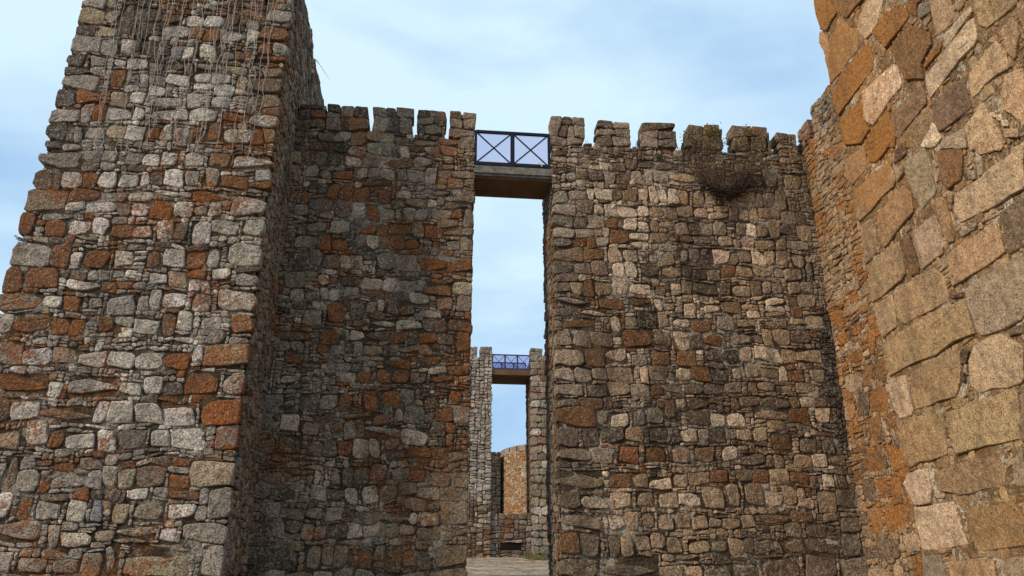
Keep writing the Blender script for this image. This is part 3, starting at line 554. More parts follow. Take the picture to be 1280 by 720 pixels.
# polygons on the right-hand wall, four pixels to the unit; colour first
ASHLAR = [
((1010,0,4.0), """l 310,-30 395,-30 345,150 300,195 258,150 268,80;o 395,60 480,20 515,90 400,245 360,200 330,160;bo 415,245 515,120 620,170 625,225 580,320 590,400 500,405 468,330;o 175,375 310,215 335,290 330,350 165,580 130,500;
to 105,250 170,90 255,160 252,240 165,370 125,420 92,300;o 30,-20 110,-20 155,60 105,155 70,150 42,70;bd 115,-20 300,-20 200,95 165,70;t 68,155 108,175 102,240 82,262 66,220;l 285,460 440,325 462,370 475,430 325,635 298,600;
o 165,610 270,500 290,600 318,650 270,720 190,720;o 330,655 420,550 450,690 440,740 285,745;bt 430,570 588,422 606,490 600,520 455,700 440,640;tb 465,700 610,532 635,565 635,620 560,740 455,745;l 642,605 680,690 640,740 570,740;
ob 592,320 640,237 680,220 672,262 595,350;lp 600,372 840,82 863,170 858,210 620,488 600,430;lp 690,180 828,32 840,62 700,243 685,238;pt 620,-30 720,-30 742,90 660,188 638,120;t 752,-30 825,-30 770,58 752,50;Bg 562,20 618,5 618,60 570,98 556,60;
oo 512,-20 610,-20 556,14 550,90 512,60;t 842,-30 1075,-30 1040,40 900,143 870,130 850,60;te 1056,20 1100,0 1100,150 1062,90;t 968,150 1020,82 1050,92 1072,180 1050,298 1010,270;pt 806,370 950,202 1008,282 1022,335 900,420 830,498 815,460;
be 628,510 780,382 798,420 828,540 670,668 640,600;pt 800,640 890,510 910,540 983,680 985,750 820,750;g 680,700 790,640 808,745 670,745;pt 978,500 1000,372 1100,340 1100,640 985,540;l 922,562 948,560 950,590 930,590;l 945,575 980,570 985,605 955,605;
l 975,600 1012,597 1015,635 980,635;p 985,642 1070,640 1075,690 995,690"""),
((1010,180,4.0), """tg 195,80 285,15 298,120 230,212 205,170;o 292,-5 440,-20 350,98 310,88;to 232,240 400,92 438,132 448,200 265,392 235,330;p 442,132 488,100 488,150 453,195;el 490,92 598,22 638,120 648,248 580,328 545,280 503,170;
to 348,360 480,205 528,240 540,338 400,518 362,480;b 445,30 500,-15 500,55 435,105;tg 272,410 330,372 353,440 358,540 310,588 282,500;te 303,602 468,482 498,640 478,688 330,800 305,700;bo 478,472 520,462 568,640 522,668 500,600;
el 522,442 645,352 688,500 688,540 582,628 552,540;to 652,272 700,262 743,440 738,488 702,498 672,400;t 702,232 740,242 735,298 717,288;bo 652,42 700,-15 780,5 788,170 712,228 672,180;t 627,112 650,122 663,178 652,198;
tl 742,242 890,152 1100,-5 1100,222 960,308 770,398 740,350;pt 840,-15 1000,-15 985,18 880,58 850,38;g 810,132 850,130 848,178 812,180;g 860,102 888,98 890,158 862,160;ed 972,342 1100,252 1100,510 1010,548 992,450;
t 692,552 940,382 983,450 998,550 742,718 712,640;g 762,440 860,402 850,428 780,468;g 870,382 958,342 960,358 882,400"""),
((1010,360,4.0), """t 445,10 640,-108 688,-60 718,62 482,188 455,110;el 802,0 1100,-175 1100,150 880,248 842,200 808,60;tg 332,92 430,22 452,120 458,190 385,253 357,200;t 387,272 540,182 740,72 798,57 843,230 560,378 420,438 397,350;
b 722,22 785,20 790,50 730,55;pt 168,102 290,42 300,74 176,158;t 522,420 750,302 778,332 765,538 540,612 522,520;tl 812,350 850,290 950,227 1100,290 1100,470 860,528 822,480;be 1002,212 1100,165 1100,230 1022,240;
lt 412,462 500,432 533,600 523,638 460,653 432,580;d 785,300 820,312 800,378 772,388;d 778,420 800,422 798,470 780,470;t 462,692 640,622 680,622 698,730 703,840 510,898 482,820;t 712,622 860,562 1050,502 1068,560 1068,750 900,788 760,838 730,780;
te 1075,490 1120,480 1120,770 1076,760;o 342,370 385,342 408,440 350,483 337,430;o 277,382 320,380 325,488 282,498;pt 187,440 230,427 278,450 268,500 225,533 192,510;o 312,512 400,492 408,618 322,618;b 252,532 310,512 313,638 252,648;
r 192,342 270,292 288,350 230,388;pt 162,592 235,572 243,640 215,668 172,658;o 302,652 370,642 374,718 312,768;o 382,632 438,622 458,718 402,718;r 292,212 338,192 343,330 312,338;r 147,242 210,212 218,258 162,298;lo 192,318 238,282 238,298 200,333;
o 122,110 160,105 165,180 128,195;r 225,180 285,150 285,205 230,255"""),
((1010,540,4.0), """o 290,90 370,52 398,190 302,213 282,150;o 387,62 418,80 468,72 488,180 442,198;b 267,242 335,232 348,350 292,358;r 352,227 400,222 408,340 362,343;o 414,222 462,220 468,330 427,338;
lg 502,212 560,182 613,202 638,290 628,350 550,368 512,310 484,262;td 652,192 830,132 970,122 998,190 998,270 760,318 672,300;el 1032,142 1090,80 1110,280 1042,270;po 302,382 370,377 388,508 332,508;ob 387,367 498,352 518,460 402,518;
le 542,382 740,352 778,480 808,570 580,598 557,470;to 802,402 860,362 1040,352 1110,430 1110,570 860,598 812,500;b 337,542 460,527 468,630 380,653 342,622;p 472,512 548,497 578,598 492,603;Bg 582,622 670,612 708,750 592,750;
tp 702,642 900,622 948,640 960,760 712,760;g 972,640 1110,612 1110,760 982,760;t 302,682 410,667 428,760 312,760;p 432,662 460,642 470,760 440,760;o 520,622 575,620 580,760 540,760""")]

# ================================================================ GROUND
def gz(y):
    return 0.0 if y < 0 else (y * .085 if y < 42 else 3.57 + (y - 42) * .02 if y < 90 else 4.53)
V = []; F = []; xs = sorted(set([-900, -400, -150, -60] + [round(-30 + i * .8, 2) for i in range(76)] + [60, 150, 400, 900])); ys = sorted(set([-900, -300, -80, -20] + [round(-6 + i * .8, 2) for i in range(120)] + [110, 160, 300, 900]))
for y in ys:
    for x in xs:
        V.append((x, y, gz(y) + (.05 * noise.noise(Vector((x * .35, y * .35, 0))) + .025 * noise.noise(Vector((x * 1.3, y * 1.3, 3))) if abs(x) < 40 and y < 95 else 0)))
for j in range(len(ys) - 1):
    for i in range(len(xs) - 1):
        a = j * len(xs) + i; F.append((a, a + 1, a + len(xs) + 1, a + len(xs)))
g = mesh_obj('ground', V, F, M['ground'], smooth=True); tag(g, kind='structure')

rng = random.Random(11)
# ================================================================ LEFT TOWER
XT, YT, YM = -3.69, 16.0, 18.0
tower = thing('stone_tower', (-6.1, 17.5, gz(17)), 'tall rubble stone tower with rust lichen and pale cords hanging down its front', 'tower')
FT = Frame((0, YT, 0), (1, 0, 0), (0, -1, 0))
def xl(v): return -8.64 + (v - 2) * .0235
mer_t = [(-8.36, -6.50), (-6.40, -5.29), (-5.17, -4.35), (-4.22, -3.71)]
def in_t(u, v): return (u > np.maximum(-9.0, -8.60 + (v - 2) * .0235)) & (u < XT - .01) & (v > 1.2) & (v < 14.9)
st = hand(FT, TOWER)
for s in st:
    a, b_, c, d = s['r']
    if c > XT - .12: s['r'][2] = XT + rng.uniform(-.02, .015)
    if a < xl((b_ + d) / 2) + .25: s['r'][0] = min(s['r'][0], xl((b_ + d) / 2) + rng.uniform(-.03, .03)); s['back'] = .3
    if s['r'][2] > XT - .05: s['back'] = .16; s['proud'] = rng.uniform(.04, .07)
st += fill(st, (-8.75, 1.2, XT, 14.9), in_t, rng=rng, wr=(.08, .34), hr=(.05, .17))
st = outlines(st, rng=rng)
core = MB(); core.add([(-8.56, YT + .02, -.5), (XT - .05, YT + .02, -.5), (XT - .05, 22.2, -.5), (-8.56, 22.2, -.5), (-8.27, YT + .02, 14.86), (XT - .05, YT + .02, 14.86), (XT - .05, 22.2, 14.86), (-8.27, 22.2, 14.86)],
    [(0, 3, 2, 1), (4, 5, 6, 7), (0, 1, 5, 4), (1, 2, 6, 5), (2, 3, 7, 6), (3, 0, 4, 7)])
core.build('wall_core', M['mortar'], tower, (-6.1, 17.5, 1.5))
bed(FT, (-8.55, 1.0, XT - .03, 14.86), lambda u, v: u > -8.55 + (v - 2) * .0235, M['mortar'], tower)
lay(st, FT, tower, rng, M['stone'], limit=265)
def merlon(parent, x0, x1, y0, y1, z0, z1, mm=M['mortar'], name='merlon', label=None):
    o = MB().box(x0 + .04, x1 - .04, y0 + .03, y1 - .03, z0 - .05, z1 - .05).build(name, mm, parent, ((x0 + x1) / 2, (y0 + y1) / 2, z0))
    if label: o['label'] = label
    return o
def block_stack(parent, x0, x1, y0, y1, z0, z1, rng, codes, material=None, gain=1.0, axis='x'):
    """through-stones of a merlon laid in rough courses"""
    if axis == 'x': fr = Frame((0, y0, 0), (1, 0, 0), (0, -1, 0)); a, b2, dep = x0, x1, y1 - y0
    elif axis == 'r': fr = Frame((x0, 0, 0), (0, -1, 0), (-1, 0, 0)); a, b2, dep = -y1, -y0, x1 - x0
    else: fr = Frame((x1, 0, 0), (0, 1, 0), (1, 0, 0)); a, b2, dep = y0, y1, x1 - x0
    ss = fill([], (a, z0, b2, z1 + rng.uniform(-.03, .03)), lambda U, V: U > -1e9, rng=rng, wr=(.16, .45), hr=(.12, .26), codes=codes, near=False)
    for s in ss: s['back'] = dep - .03
    ss = outlines(ss, rng=rng, grow=.03); [s.update(chop=.5) for s in ss]; lay(ss, fr, parent, rng, material or M['stone'], joinall=True, stuffname='small_stone', gain=gain)
for a, b_ in mer_t:
    m_ = merlon(tower, a, b_, YT, YT + .5, 14.86, 16.2); block_stack(m_, a, b_, YT, YT + .5, 14.83, 16.2, rng, ['g', 'd', 'b', 't', 'gt'])
# right flank of the tower, seen almost edge on
FS = Frame((XT, 0, 0), (0, 1, 0), (1, 0, 0))
sidec = lambda u, v: rng.choice(['t', 'bt', 'b', 'tb', 'tb', 'gb', 'to', 'gt'])
fs = fill([], (YT + .17, 1.2, YM - .02, 14.86), lambda U, V: U > -9, rng=rng, wr=(.12, .42), hr=(.10, .26), codes=sidec, near=False)
for s in fs: s['proud'] = rng.uniform(.03, .085)
lay(outlines(fs, rng=rng), FS, tower, rng, M['stone'], limit=30, minpx=10, gain=.95)
fs = fill([], (YM + .02, 12.0, 22.2, 14.86), lambda U, V: U > -9, rng=rng, wr=(.15, .45), hr=(.12, .28), codes=sidec, near=False)
lay(outlines(fs, rng=rng), FS, tower, rng, M['stone'], joinall=True)
bed(FS, (YT + .05, 1.0, 22.2, 14.86), lambda u, v: True, M['mortar'], tower, cell=.2)
for y0, y1, z1 in ((YT + .52, 19.3, 16.35), (19.74, 22.2, 16.2)):
    m_ = merlon(tower, XT - .5, XT, y0, y1, 14.86, z1); block_stack(m_, XT - .5, XT, y0, y1, 14.84, z1, rng, ['b', 'bt', 'd', 'gb', 't'], axis='y')
m_ = merlon(tower, XT - .5, XT, 19.32, 19.72, 14.86, 15.85)
FTL = Frame((-8.5, 0, 0), (0, -1, 0), (-1, 0, 0))
fs = fill([], (-22.2, 0, -YT - .2, 14.8), lambda U, V: U > -99, rng=rng, wr=(.2, .5), hr=(.15, .3), codes=['g', 'l', 'gt', 'rb', 'b'], near=False)
lay(outlines(fs, rng=rng), FTL, tower, rng, M['stone'], joinall=True)

# ================================================================ CROSS WALL, TWO LENGTHS EITHER SIDE OF THE OPENING
FM = Frame((0, YM, 0), (1, 0, 0), (0, -1, 0))
JL, JR, YB, XR = .90, 2.96, 19.68, 9.91
ZG, ZT = 12.78, 13.56
def section(name, label, x0, x1, merl, crops, extra_lim, wallmark):
    th = thing(name, ((x0 + x1) / 2, 18.8, gz(18)), label, 'wall')
    ss = hand(FM, crops)
    for s in ss:
        a, b_, c, d = s['r']
        if name == 'curtain_wall' and c > JL - .12 and x1 < 2: s['r'][2] = JL + rng.uniform(-.03, .01); s['back'] = .22
        if x0 > 2 and a < JR + .14: s['r'][0] = JR + rng.uniform(-.01, .03); s['back'] = .22; s['proud'] = rng.uniform(.03, .06)
        s['r'][0] = max(s['r'][0], x0); s['r'][2] = min(s['r'][2], x1 + .02)
    ss = [s for s in ss if s['r'][2] - s['r'][0] > .05]
    def ins(U, V):
        m = (U > x0 + .01) & (U < x1 - .01) & (V < ZG) & (V > 1.3)
        for a, b_ in merl: m |= (U > a) & (U < b_) & (V >= ZG) & (V < ZT - .08)
        return m
    ss += fill(ss, (x0, 1.3, x1, ZT + .05), ins, rng=rng, wr=(.08, .34), hr=(.05, .18))
    ss = outlines(ss, rng=rng)
    ms = [merlon(th, a, b_, YM, YM + .46, ZG, ZT) for a, b_ in merl]
    for s in ss:
        cy = sum(p[1] for p in s['p']) / len(s['p']); cx = sum(p[0] for p in s['p']) / len(s['p'])
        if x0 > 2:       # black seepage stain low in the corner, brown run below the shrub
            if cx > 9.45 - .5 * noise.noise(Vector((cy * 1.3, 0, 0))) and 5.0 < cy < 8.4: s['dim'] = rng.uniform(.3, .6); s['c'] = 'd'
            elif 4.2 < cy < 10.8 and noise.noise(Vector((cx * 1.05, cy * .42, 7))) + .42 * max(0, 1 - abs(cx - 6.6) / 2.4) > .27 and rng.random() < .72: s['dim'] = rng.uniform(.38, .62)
        if cy > ZG:
            k = min(range(len(merl)), key=lambda k: abs((merl[k][0] + merl[k][1]) / 2 - cx)); s['parent'] = ms[k]; s['back'] = .43; s['chop'] = .55
        elif cy > ZG - .35: s['back'] = .3
    MB().box(x0 + .03, x1 - .03, YM + .015, YB - .03, -.5, 12.0).build('wall_core', M['mortar'], th, ((x0 + x1) / 2, 18.8, gz(18)))
    MB().box(x0 + .03, x1 - .03, YM + .02, YM + .44, 11.95, ZG - .05).build('parapet_core', M['mortar'], th, ((x0 + x1) / 2, 18.2, 12))
    bed(FM, (x0 + .02, 1.0, x1 - .02, ZG - .06), lambda u, v: True, M['mortar2'] if x0 > 2 else M['mortar'], th)
    lay(ss, FM, th, rng, M['stone2'] if x0 > 2 else M['stone'], limit=300 - extra_lim, tint=(1.02, .90, .78) if x0 > 2 else (.86, .73, .59))  # left length: browner stone, with some of its shade put into the tint
    return th
ML = [(-3.67, -2.97), (-2.86, -1.88), (-1.71, -.73), (-.55, .12), (.29, .87)]
MR = [(2.98, 3.78), (4.22, 5.02), (5.43, 6.29), (6.69, 7.59), (7.93, 8.93), (9.22, 9.66)]
wl = section('curtain_wall', 'rubble stone wall section with five merlons between the left tower and the tall opening', XT, JL, ML, MIDL, 0, 0)
wr_ = section('curtain_wall', 'rubble stone wall section with a dry shrub near its top, right of the tall opening', JR, XR, MR, MIDR, 25, 0)
# jambs
FJ = Frame((JR, 0, 0), (0, -1, 0), (-1, 0, 0))
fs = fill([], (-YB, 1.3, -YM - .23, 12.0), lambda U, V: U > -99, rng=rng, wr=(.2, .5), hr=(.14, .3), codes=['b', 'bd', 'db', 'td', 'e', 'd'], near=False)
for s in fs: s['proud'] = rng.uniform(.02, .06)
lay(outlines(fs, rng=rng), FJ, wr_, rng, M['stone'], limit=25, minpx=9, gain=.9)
bed(FJ, (-YB, 1.0, -YM - .03, 12.0), lambda u, v: True, M['mortar'], wr_, cell=.2)
FJ2 = Frame((JL, 0, 0), (0, 1, 0), (1, 0, 0))
fs = fill([], (YM + .23, 1.3, YB, 12.0), lambda U, V: U > -99, rng=rng, wr=(.2, .5), hr=(.14, .3), codes=['b', 'g', 't', 'd'], near=False)
lay(outlines(fs, rng=rng), FJ2, wl, rng, M['stone'], joinall=True)

# ================================================================ RIGHT-HAND WALL AND ASHLAR TOWER
FR = Frame((XR, 0, 0), (0, -1, 0), (-1, 0, 0))
allp = hand_polys(FR, ASHLAR)
YQ = 16.22
def yq(v): return -16.22 + max(0, 13 - v) * .045          # u of the ragged quoin line
rub = []; ash = []
for s in allp:
    cu = sum(p[0] for p in s['p']) / len(s['p']); cv = sum(p[1] for p in s['p']) / len(s['p'])
    (rub if cu < yq(cv) - .02 and cv < 13.3 else ash).append(s)
side = thing('side_wall', (10.5, 17.5, gz(17)), 'narrow strip of orange lichened rubble wall between the cross wall and the big-block tower', 'wall')
sq = thing('block_tower', (11.5, 13, gz(13)), 'sunlit tower wall of big pale granite blocks rising out of the right edge', 'tower')
# rubble strip
yq_np = lambda V: -16.22 + np.maximum(0, 13 - V) * .045
def in_rub(U, V): return (U > -18.0) & (U < yq_np(V) - .02) & (V > 1.2) & (V < 13.0)
warm = lambda u, v: rng.choice((['po', 't', 'to', 'pb', 'to', 'po', 'p', 'tb'] if v > 8.5 else ['o', 'to', 'to', 'op', 'lo', 't', 'b'] if v > 4.5 else ['t', 'tb', 'b', 'po', 'to']))
rf = fill(rub + ash, (-18.0, 1.2, -15.2, 13.0), in_rub, rng=rng, wr=(.2, .6), hr=(.10, .27), codes=warm, near=False)
if True:
    for s in rf: s['proud'] = rng.uniform(.012, .04)
    ms = [s for s in rub] + rf
    MB().box(XR + .02, XR + 1.6, YQ - .3, 22.0, -.5, 12.9).build('wall_core', M['warm_mortar'], side, (10.5, 17.5, 1.5))
    bed(FR, (-18.0, 1.0, -15.95, 12.95), lambda u, v: True, M['warm_mortar'], side)
    lay(outlines(ms, rng=rng), FR, side, rng, M['stone3'], limit=290, minpx=7, gain=1.0, tint=(1.05, .95, .82))
    for y0, y1, z1, cc in ((16.26, 17.35, 13.95, ['b', 'gb', 'tb', 'po']), (17.62, 18.2, 13.70, ['g', 'd', 'gd']), (18.7, 19.6, 13.6, ['g', 'd']), (20.0, 20.9, 13.6, ['g', 'd'])):
        m_ = merlon(side, XR + .02, XR + .5, y0, y1, 12.9, z1, M['warm_mortar']); block_stack(m_, XR, XR + .5, y0, y1, 12.88, z1, rng, cc, axis='r')
# block tower: courses above and in front of the frame continue the same masonry
hull_u = -9.0
def in_ash(U, V): return (U > yq_np(V) + .0) & (U < -9.0) & (V > 1.0) & (V < 17.5)
big = lambda u, v: rng.choice(['t', 'to', 'tp', 'te', 'tl', 'p'])
# regular fill for parts outside the photograph first, small stones inside it
def seen(U, V):
    """wall face inside the picture"""
    c, s_ = math.cos(PITCH), math.sin(PITCH)
    X = XR; Y = -U; Z = V - EYE.z
    fx = X * math.sin(YAW) + Y * math.cos(YAW); z = fx * c + Z * s_; x = 640 + FPX * (X * math.cos(YAW) - Y * math.sin(YAW)) / z; y = 360 - FPX * (Z * c - fx * s_) / z
    return (x < 1284) & (y > -6) & (y < 724)
af = fill(ash + rub, (-16.3, 1.0, -9.0, 17.5), lambda U, V: in_ash(U, V) & seen(U, V), rng=rng, wr=(.14, .5), hr=(.08, .3), codes=lambda u, v: rng.choice(['tb', 't', 'to', 'gt', 'bt', 'pt']), near=False)
af2 = fill(ash + rub + af, (-16.3, 1.0, -9.0, 17.5), lambda U, V: in_ash(U, V) & ~seen(U, V), rng=rng, wr=(.5, 1.1), hr=(.35, .6), codes=big, near=False)
for s in ash:
    s['proud'] = rng.uniform(.05, .08); s['back'] = .10; s['chop'] = .5
    cx, cy = sum(p[0] for p in s['p']) / len(s['p']), sum(p[1] for p in s['p']) / len(s['p']); s['p'] = [(cx + (x - cx) * 1.012, cy + (y - cy) * 1.012) for x, y in s['p']]
for s in af: s['proud'] = rng.uniform(.0, .04)
for s in af2: s['proud'] = rng.uniform(.05, .08)
MB().box(XR + .02, XR + 4, 9.0, YQ - .02, -.5, 17.4).build('wall_core', M['warm_mortar'], sq, (11.5, 13, 1.3))
bed(FR, (-16.18, .9, -9.0, 17.4), lambda u, v: True, M['warm_mortar'], sq, off=.012)
lay(outlines(ash + af + af2, rng=rng, joint=.006), FR, sq, rng, M['ashlar'], limit=290, minpx=8, gain=1.0, tint=(1.16, 1.0, .80))
# far side of the tower above the rubble wall: only its arris shows
fb = Frame((0, YQ, 0), (-1, 0, 0), (0, 1, 0))
fs = fill([], (-13.9, 13.0, -XR - .05, 17.4), lambda U, V: U > -99, rng=rng, wr=(.4, .9), hr=(.3, .6), codes=['t', 'to'], near=False)
lay(outlines(fs, rng=rng), fb, sq, rng, M['ashlar'], joinall=True)

# ================================================================ NEAR FOOTBRIDGE
br = thing('footbridge', ((JL + JR) / 2, 18.6, 12.0), 'near footbridge with two-panel black railing crossing high over the tall opening', 'footbridge')
ZD = 12.03
MB().box(JL + .01, JR - .01, 18.03, 19.16, 11.74, ZD).build('deck_slab', M['concrete'], br, ((JL + JR) / 2, 18.6, 12))
MB().box(JL + .012, JR - .012, 18.09, 19.11, 11.69, 11.737).build('soffit', M['soffit'], br, ((JL + JR) / 2, 18.6, 11.7))
MB().box(JL + .005, JR - .005, 17.985, 18.027, 11.80, 12.0).build('edge_beam', M['concrete'], br, ((JL + JR) / 2, 18.0, 11.9))
def railing(parent, x0, x1, y, z0, z1, n, m, pane, lower=0, t=.045):
    r = MB().bar((x0, y, z1), (x1, y, z1), t, t * 1.2).build('railing', m, parent, ((x0 + x1) / 2, y, z0))
    MB().bar((x0, y, z0 + .05), (x1, y, z0 + .05), t, t * 1.5).build('bottom_rail', m, r, ((x0 + x1) / 2, y, z0))
    w = (x1 - x0) / n
    for i in range(n + 1):
        x = x0 + w * i; tt = t * (1.7 if 0 < i < n else 1.1)
        MB().box(x - tt / 2, x + tt / 2, y - t / 2 - .003, y + t / 2 + .003, z0 - .02, z1 + .02).build('post', m, r, (x, y, z0))
    for i in range(n):
        a, b_ = x0 + w * i + t * .6, x0 + w * (i + 1) - t * .6
        za, zb = z0 + .09 + lower, z1 - .03
        MB().bar((a, y - .006, za), (b_, y - .006, zb), t * .4, t * .5).build('brace', m, r, (a, y, za))
        MB().bar((a, y + .012, zb), (b_, y + .012, za), t * .4, t * .5).build('brace', m, r, (a, y, zb))
        MB().box(a, b_, y + .026, y + .032, za, zb).build('pane', pane, r, ((a + b_) / 2, y, za))
        if lower:
            MB().bar((a, y, za), (b_, y, za), t * .8, t).build('mid_rail', m, r, (a, y, za))
            for k in range(3):
                p, q = a + (b_ - a) * k / 3, a + (b_ - a) * (k + 1) / 3
                MB().bar((p, y, z0 + .1), (q, y, za), t * .5, t * .6).bar((p, y + .02, za), (q, y + .02, z0 + .1), t * .5, t * .6).build('brace', m, r, (p, y, z0))
    return r
railing(br, JL + .045, JR - .09, 18.03, 12.03, 13.03, 2, M['steel'], M['pane'], t=.062)
for z in (12.94, 12.62, 12.3):
    MB().tube([(JR - .09, 18.03, z), (JR + .04, 18.06, z)], .008).build('wall_tie', M['steel'], br, (JR - .05, 18.03, z))
    MB().tube([(JL + .045, 18.03, z), (JL - .04, 18.06, z)], .008).build('wall_tie', M['steel'], br, (JL, 18.03, z))
P = hit(675, 205, 1, 17.96)
hk = MB().tube([P + Vector((.05, .03, -.06)), P + Vector((.05, -.01, .0)), P + Vector((.02, -.02, .035)), P + Vector((-.03, -.02, .035)), P + Vector((-.045, -.02, .0))], .014)
hk.build('hook', M['white'], br, P)['label'] = 'small white hook at the foot of the railing'

# ================================================================ FAR GATE
YF, YF2 = 42.0, 44.2
fgl = thing('gate_tower', (.5, 43, gz(42)), 'far pale rubble gate tower with narrow slot merlon, left of the distant opening', 'tower')
fgr = thing('gate_tower', (8, 43, gz(42)), 'far tower with squared corner blocks, right of the distant opening', 'tower')
FF = Frame((0, YF, 0), (1, 0, 0), (0, -1, 0))
XA, XB = 3.31, 5.46
farc = lambda u, v: rng.choice(['l', 'gl', 'lg', 'g', 'lg', 'lt'] if v > 6.2 else ['t', 'rb', 'bt', 'lt', 'po', 'b'])
fs = fill([], (1.2, 2.8, XA, 13.9), lambda U, V: U > -9, cell=.05, rng=rng, wr=(.18, .55), hr=(.14, .34), codes=farc, near=False, minw=.1, minh=.05)
lay(outlines(fs, rng=rng, joint=.012, grow=.05), FF, fgl, rng, M['stone'], limit=200, minpx=8.5, gain=.92)
MB().box(-6, XA - .03, YF + .02, YF2, 2, 13.85).build('wall_core', M['mortar'], fgl, (.5, 43, 3.5))
for a, b_ in ((-1.5, -.3), (-.1, 1.1), (1.3, 2.50), (2.68, XA)):
    m_ = merlon(fgl, a, b_, YF, YF + .6, 13.85, 14.5); block_stack(m_, a, b_, YF, YF + .6, 13.82, 14.5, rng, ['g', 'gl', 'gd'], gain=1.2)
# right tower: quoin blocks drawn in even courses
qs = []; z = 2.9; k = 0
while z < 13.9:
    h = rng.uniform(.30, .46); w = (.52 if k % 2 else .34) + rng.uniform(-.05, .05); qs.append(dict(r=[XB, z, XB + w, z + h], c=rng.choice(['g', 'gt', 'lg', 'te', 'tb']), hand=True, back=.3))
    qs.append(dict(r=[XB + w, z, XB + .95, z + h], c=rng.choice(['g', 'gt', 'lt', 'te', 'bt']), hand=True)); z += h; k += 1
qs += fill(qs, (XB, 2.9, 6.8, 13.9), lambda U, V: U > -9, cell=.05, rng=rng, wr=(.3, .6), hr=(.25, .4), codes=['g', 't', 'gt'], near=False)
lay(outlines(qs, rng=rng, joint=.012, grow=.04), FF, fgr, rng, M['stone'], limit=150, minpx=6, gain=1.1)
MB().box(XB + .03, 12, YF + .02, YF2, 2, 13.85).build('wall_core', M['mortar'], fgr, (8, 43, 3.5))
FJ3 = Frame((XB, 0, 0), (0, -1, 0), (-1, 0, 0))
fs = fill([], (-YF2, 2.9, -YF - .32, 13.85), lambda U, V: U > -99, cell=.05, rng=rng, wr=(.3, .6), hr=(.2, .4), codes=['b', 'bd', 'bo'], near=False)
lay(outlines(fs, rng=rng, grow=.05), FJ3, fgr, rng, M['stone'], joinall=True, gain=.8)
m_ = merlon(fgr, XB, XB + .62, YF, YF + .6, 13.85, 14.5); block_stack(m_, XB, XB + .62, YF, YF + .6, 13.82, 14.5, rng, ['g', 'tg', 'b'])
for a in (6.6, 7.9, 9.2): m_ = merlon(fgr, a, a + .9, YF, YF + .6, 13.85, 14.5); block_stack(m_, a, a + .9, YF, YF + .6, 13.82, 14.5, rng, ['g', 'tg', 'b'])
fb2 = thing('footbridge', ((XA + XB) / 2, 43, 13.3), 'distant footbridge with three-panel violet railing over the far opening', 'footbridge')
MB().box(XA + .01, XB - .01, YF + .03, YF2 - .1, 13.0, 13.3).build('deck_slab', M['soffit'], fb2, ((XA + XB) / 2, 43, 13.2))
railing(fb2, XA + .05, XB - .06, YF + .06, 13.3, 14.13, 3, M['steel2'], M['pane_far'], t=.05)
railing(fb2, XA + .05, XB - .06, YF2 - .15, 13.3, 14.25, 3, M['steel2'], M['pane_far'], t=.06)
# blocking wall with the slot
bw = thing('low_wall', ((XA + XB) / 2, 42.5, gz(42)), 'low masonry wall with a dark slot under a pale lintel, closing the far opening', 'wall')
MB().box(XA + .01, XB - .01, YF + .16, YF + .75, 2.5, 5.62).build('wall_core', M['mortar'], bw, ((XA + XB) / 2, 42.5, 3.5))
FB = Frame((0, YF + .14, 0), (1, 0, 0), (0, -1, 0))
sl = (3.82, 3.92, 4.92, 4.31)
slot = dict(r=list(sl), c='d', hand=True); lint = dict(r=[3.76, 4.33, 4.98, 4.47], c='l', hand=True, proud=.10)
fs = fill([slot, lint], (XA + .02, 2.9, XB - .02, 5.7), lambda U, V: U > -9, cell=.05, rng=rng, wr=(.3, .7), hr=(.18, .36), codes=['g', 'gt', 'b', 'ed', 'gd', 'bt'], near=False)
fs = outlines([lint] + fs, rng=rng, joint=.012, grow=.04)
lay(fs, FB, bw, rng, M['stone'], limit=100, minpx=6)
MB().box(sl[0] + .02, sl[2] - .02, YF + .125, YF + .158, sl[1] + .02, sl[3] - .01).build('slot', M['black'], bw, (4.3, YF + .14, 3.9))  # thin black slab paints the darkness inside the slot
# behind: dark wall and sunlit round tower
dw = thing('dark_wall', (4.6, 66.5, gz(66)), 'dark shaded wall seen in the far opening beside the sunlit round tower', 'wall')
FD = Frame((0, 66, 0), (1, 0, 0), (0, -1, 0))
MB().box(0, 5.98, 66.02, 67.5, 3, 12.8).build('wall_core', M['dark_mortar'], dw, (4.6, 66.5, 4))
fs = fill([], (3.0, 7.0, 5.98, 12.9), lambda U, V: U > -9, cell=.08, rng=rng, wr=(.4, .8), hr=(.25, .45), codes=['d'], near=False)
lay(outlines(fs, rng=rng, joint=.012, grow=.05), FD, dw, rng, M['stone2'], joinall=True, gain=.35)  # low gain puts the wall's shade into the stone colour
rt = thing('round_tower', (11.3, 68.6, gz(68)), 'sunlit round tower of orange rubble seen through the far opening', 'tower')
CR = 5.2; FC = Curved((11.35, 67.5, 0), CR, a0=math.pi)
V = []; F = []; N = 48
for k in range(N):
    a = 2 * math.pi * k / N
    for z in (3.0, 12.75): V.append((11.35 + CR * math.cos(a), 67.5 + CR * math.sin(a), z))
for k in range(N): F.append((2 * k, (2 * k + 2) % (2 * N), (2 * k + 3) % (2 * N), 2 * k + 1))
F.append(tuple(2 * k + 1 for k in range(N)))
mesh_obj('wall_core', V, F, M['warm_mortar'], rt, (11.3, 68.6, 5))
fs = fill([], (-1.0, 7.0, 7.5, 12.75), lambda U, V: U > -99, cell=.08, rng=rng, wr=(.2, .5), hr=(.14, .3), codes=['to', 'to', 'o', 't', 'po'], near=False)
lay(outlines(fs, rng=rng, joint=.012, grow=.05), FC, rt, rng, M['stone3'], joinall=True, gain=1.35)  # raised gain puts extra sunlight into the orange stone colours
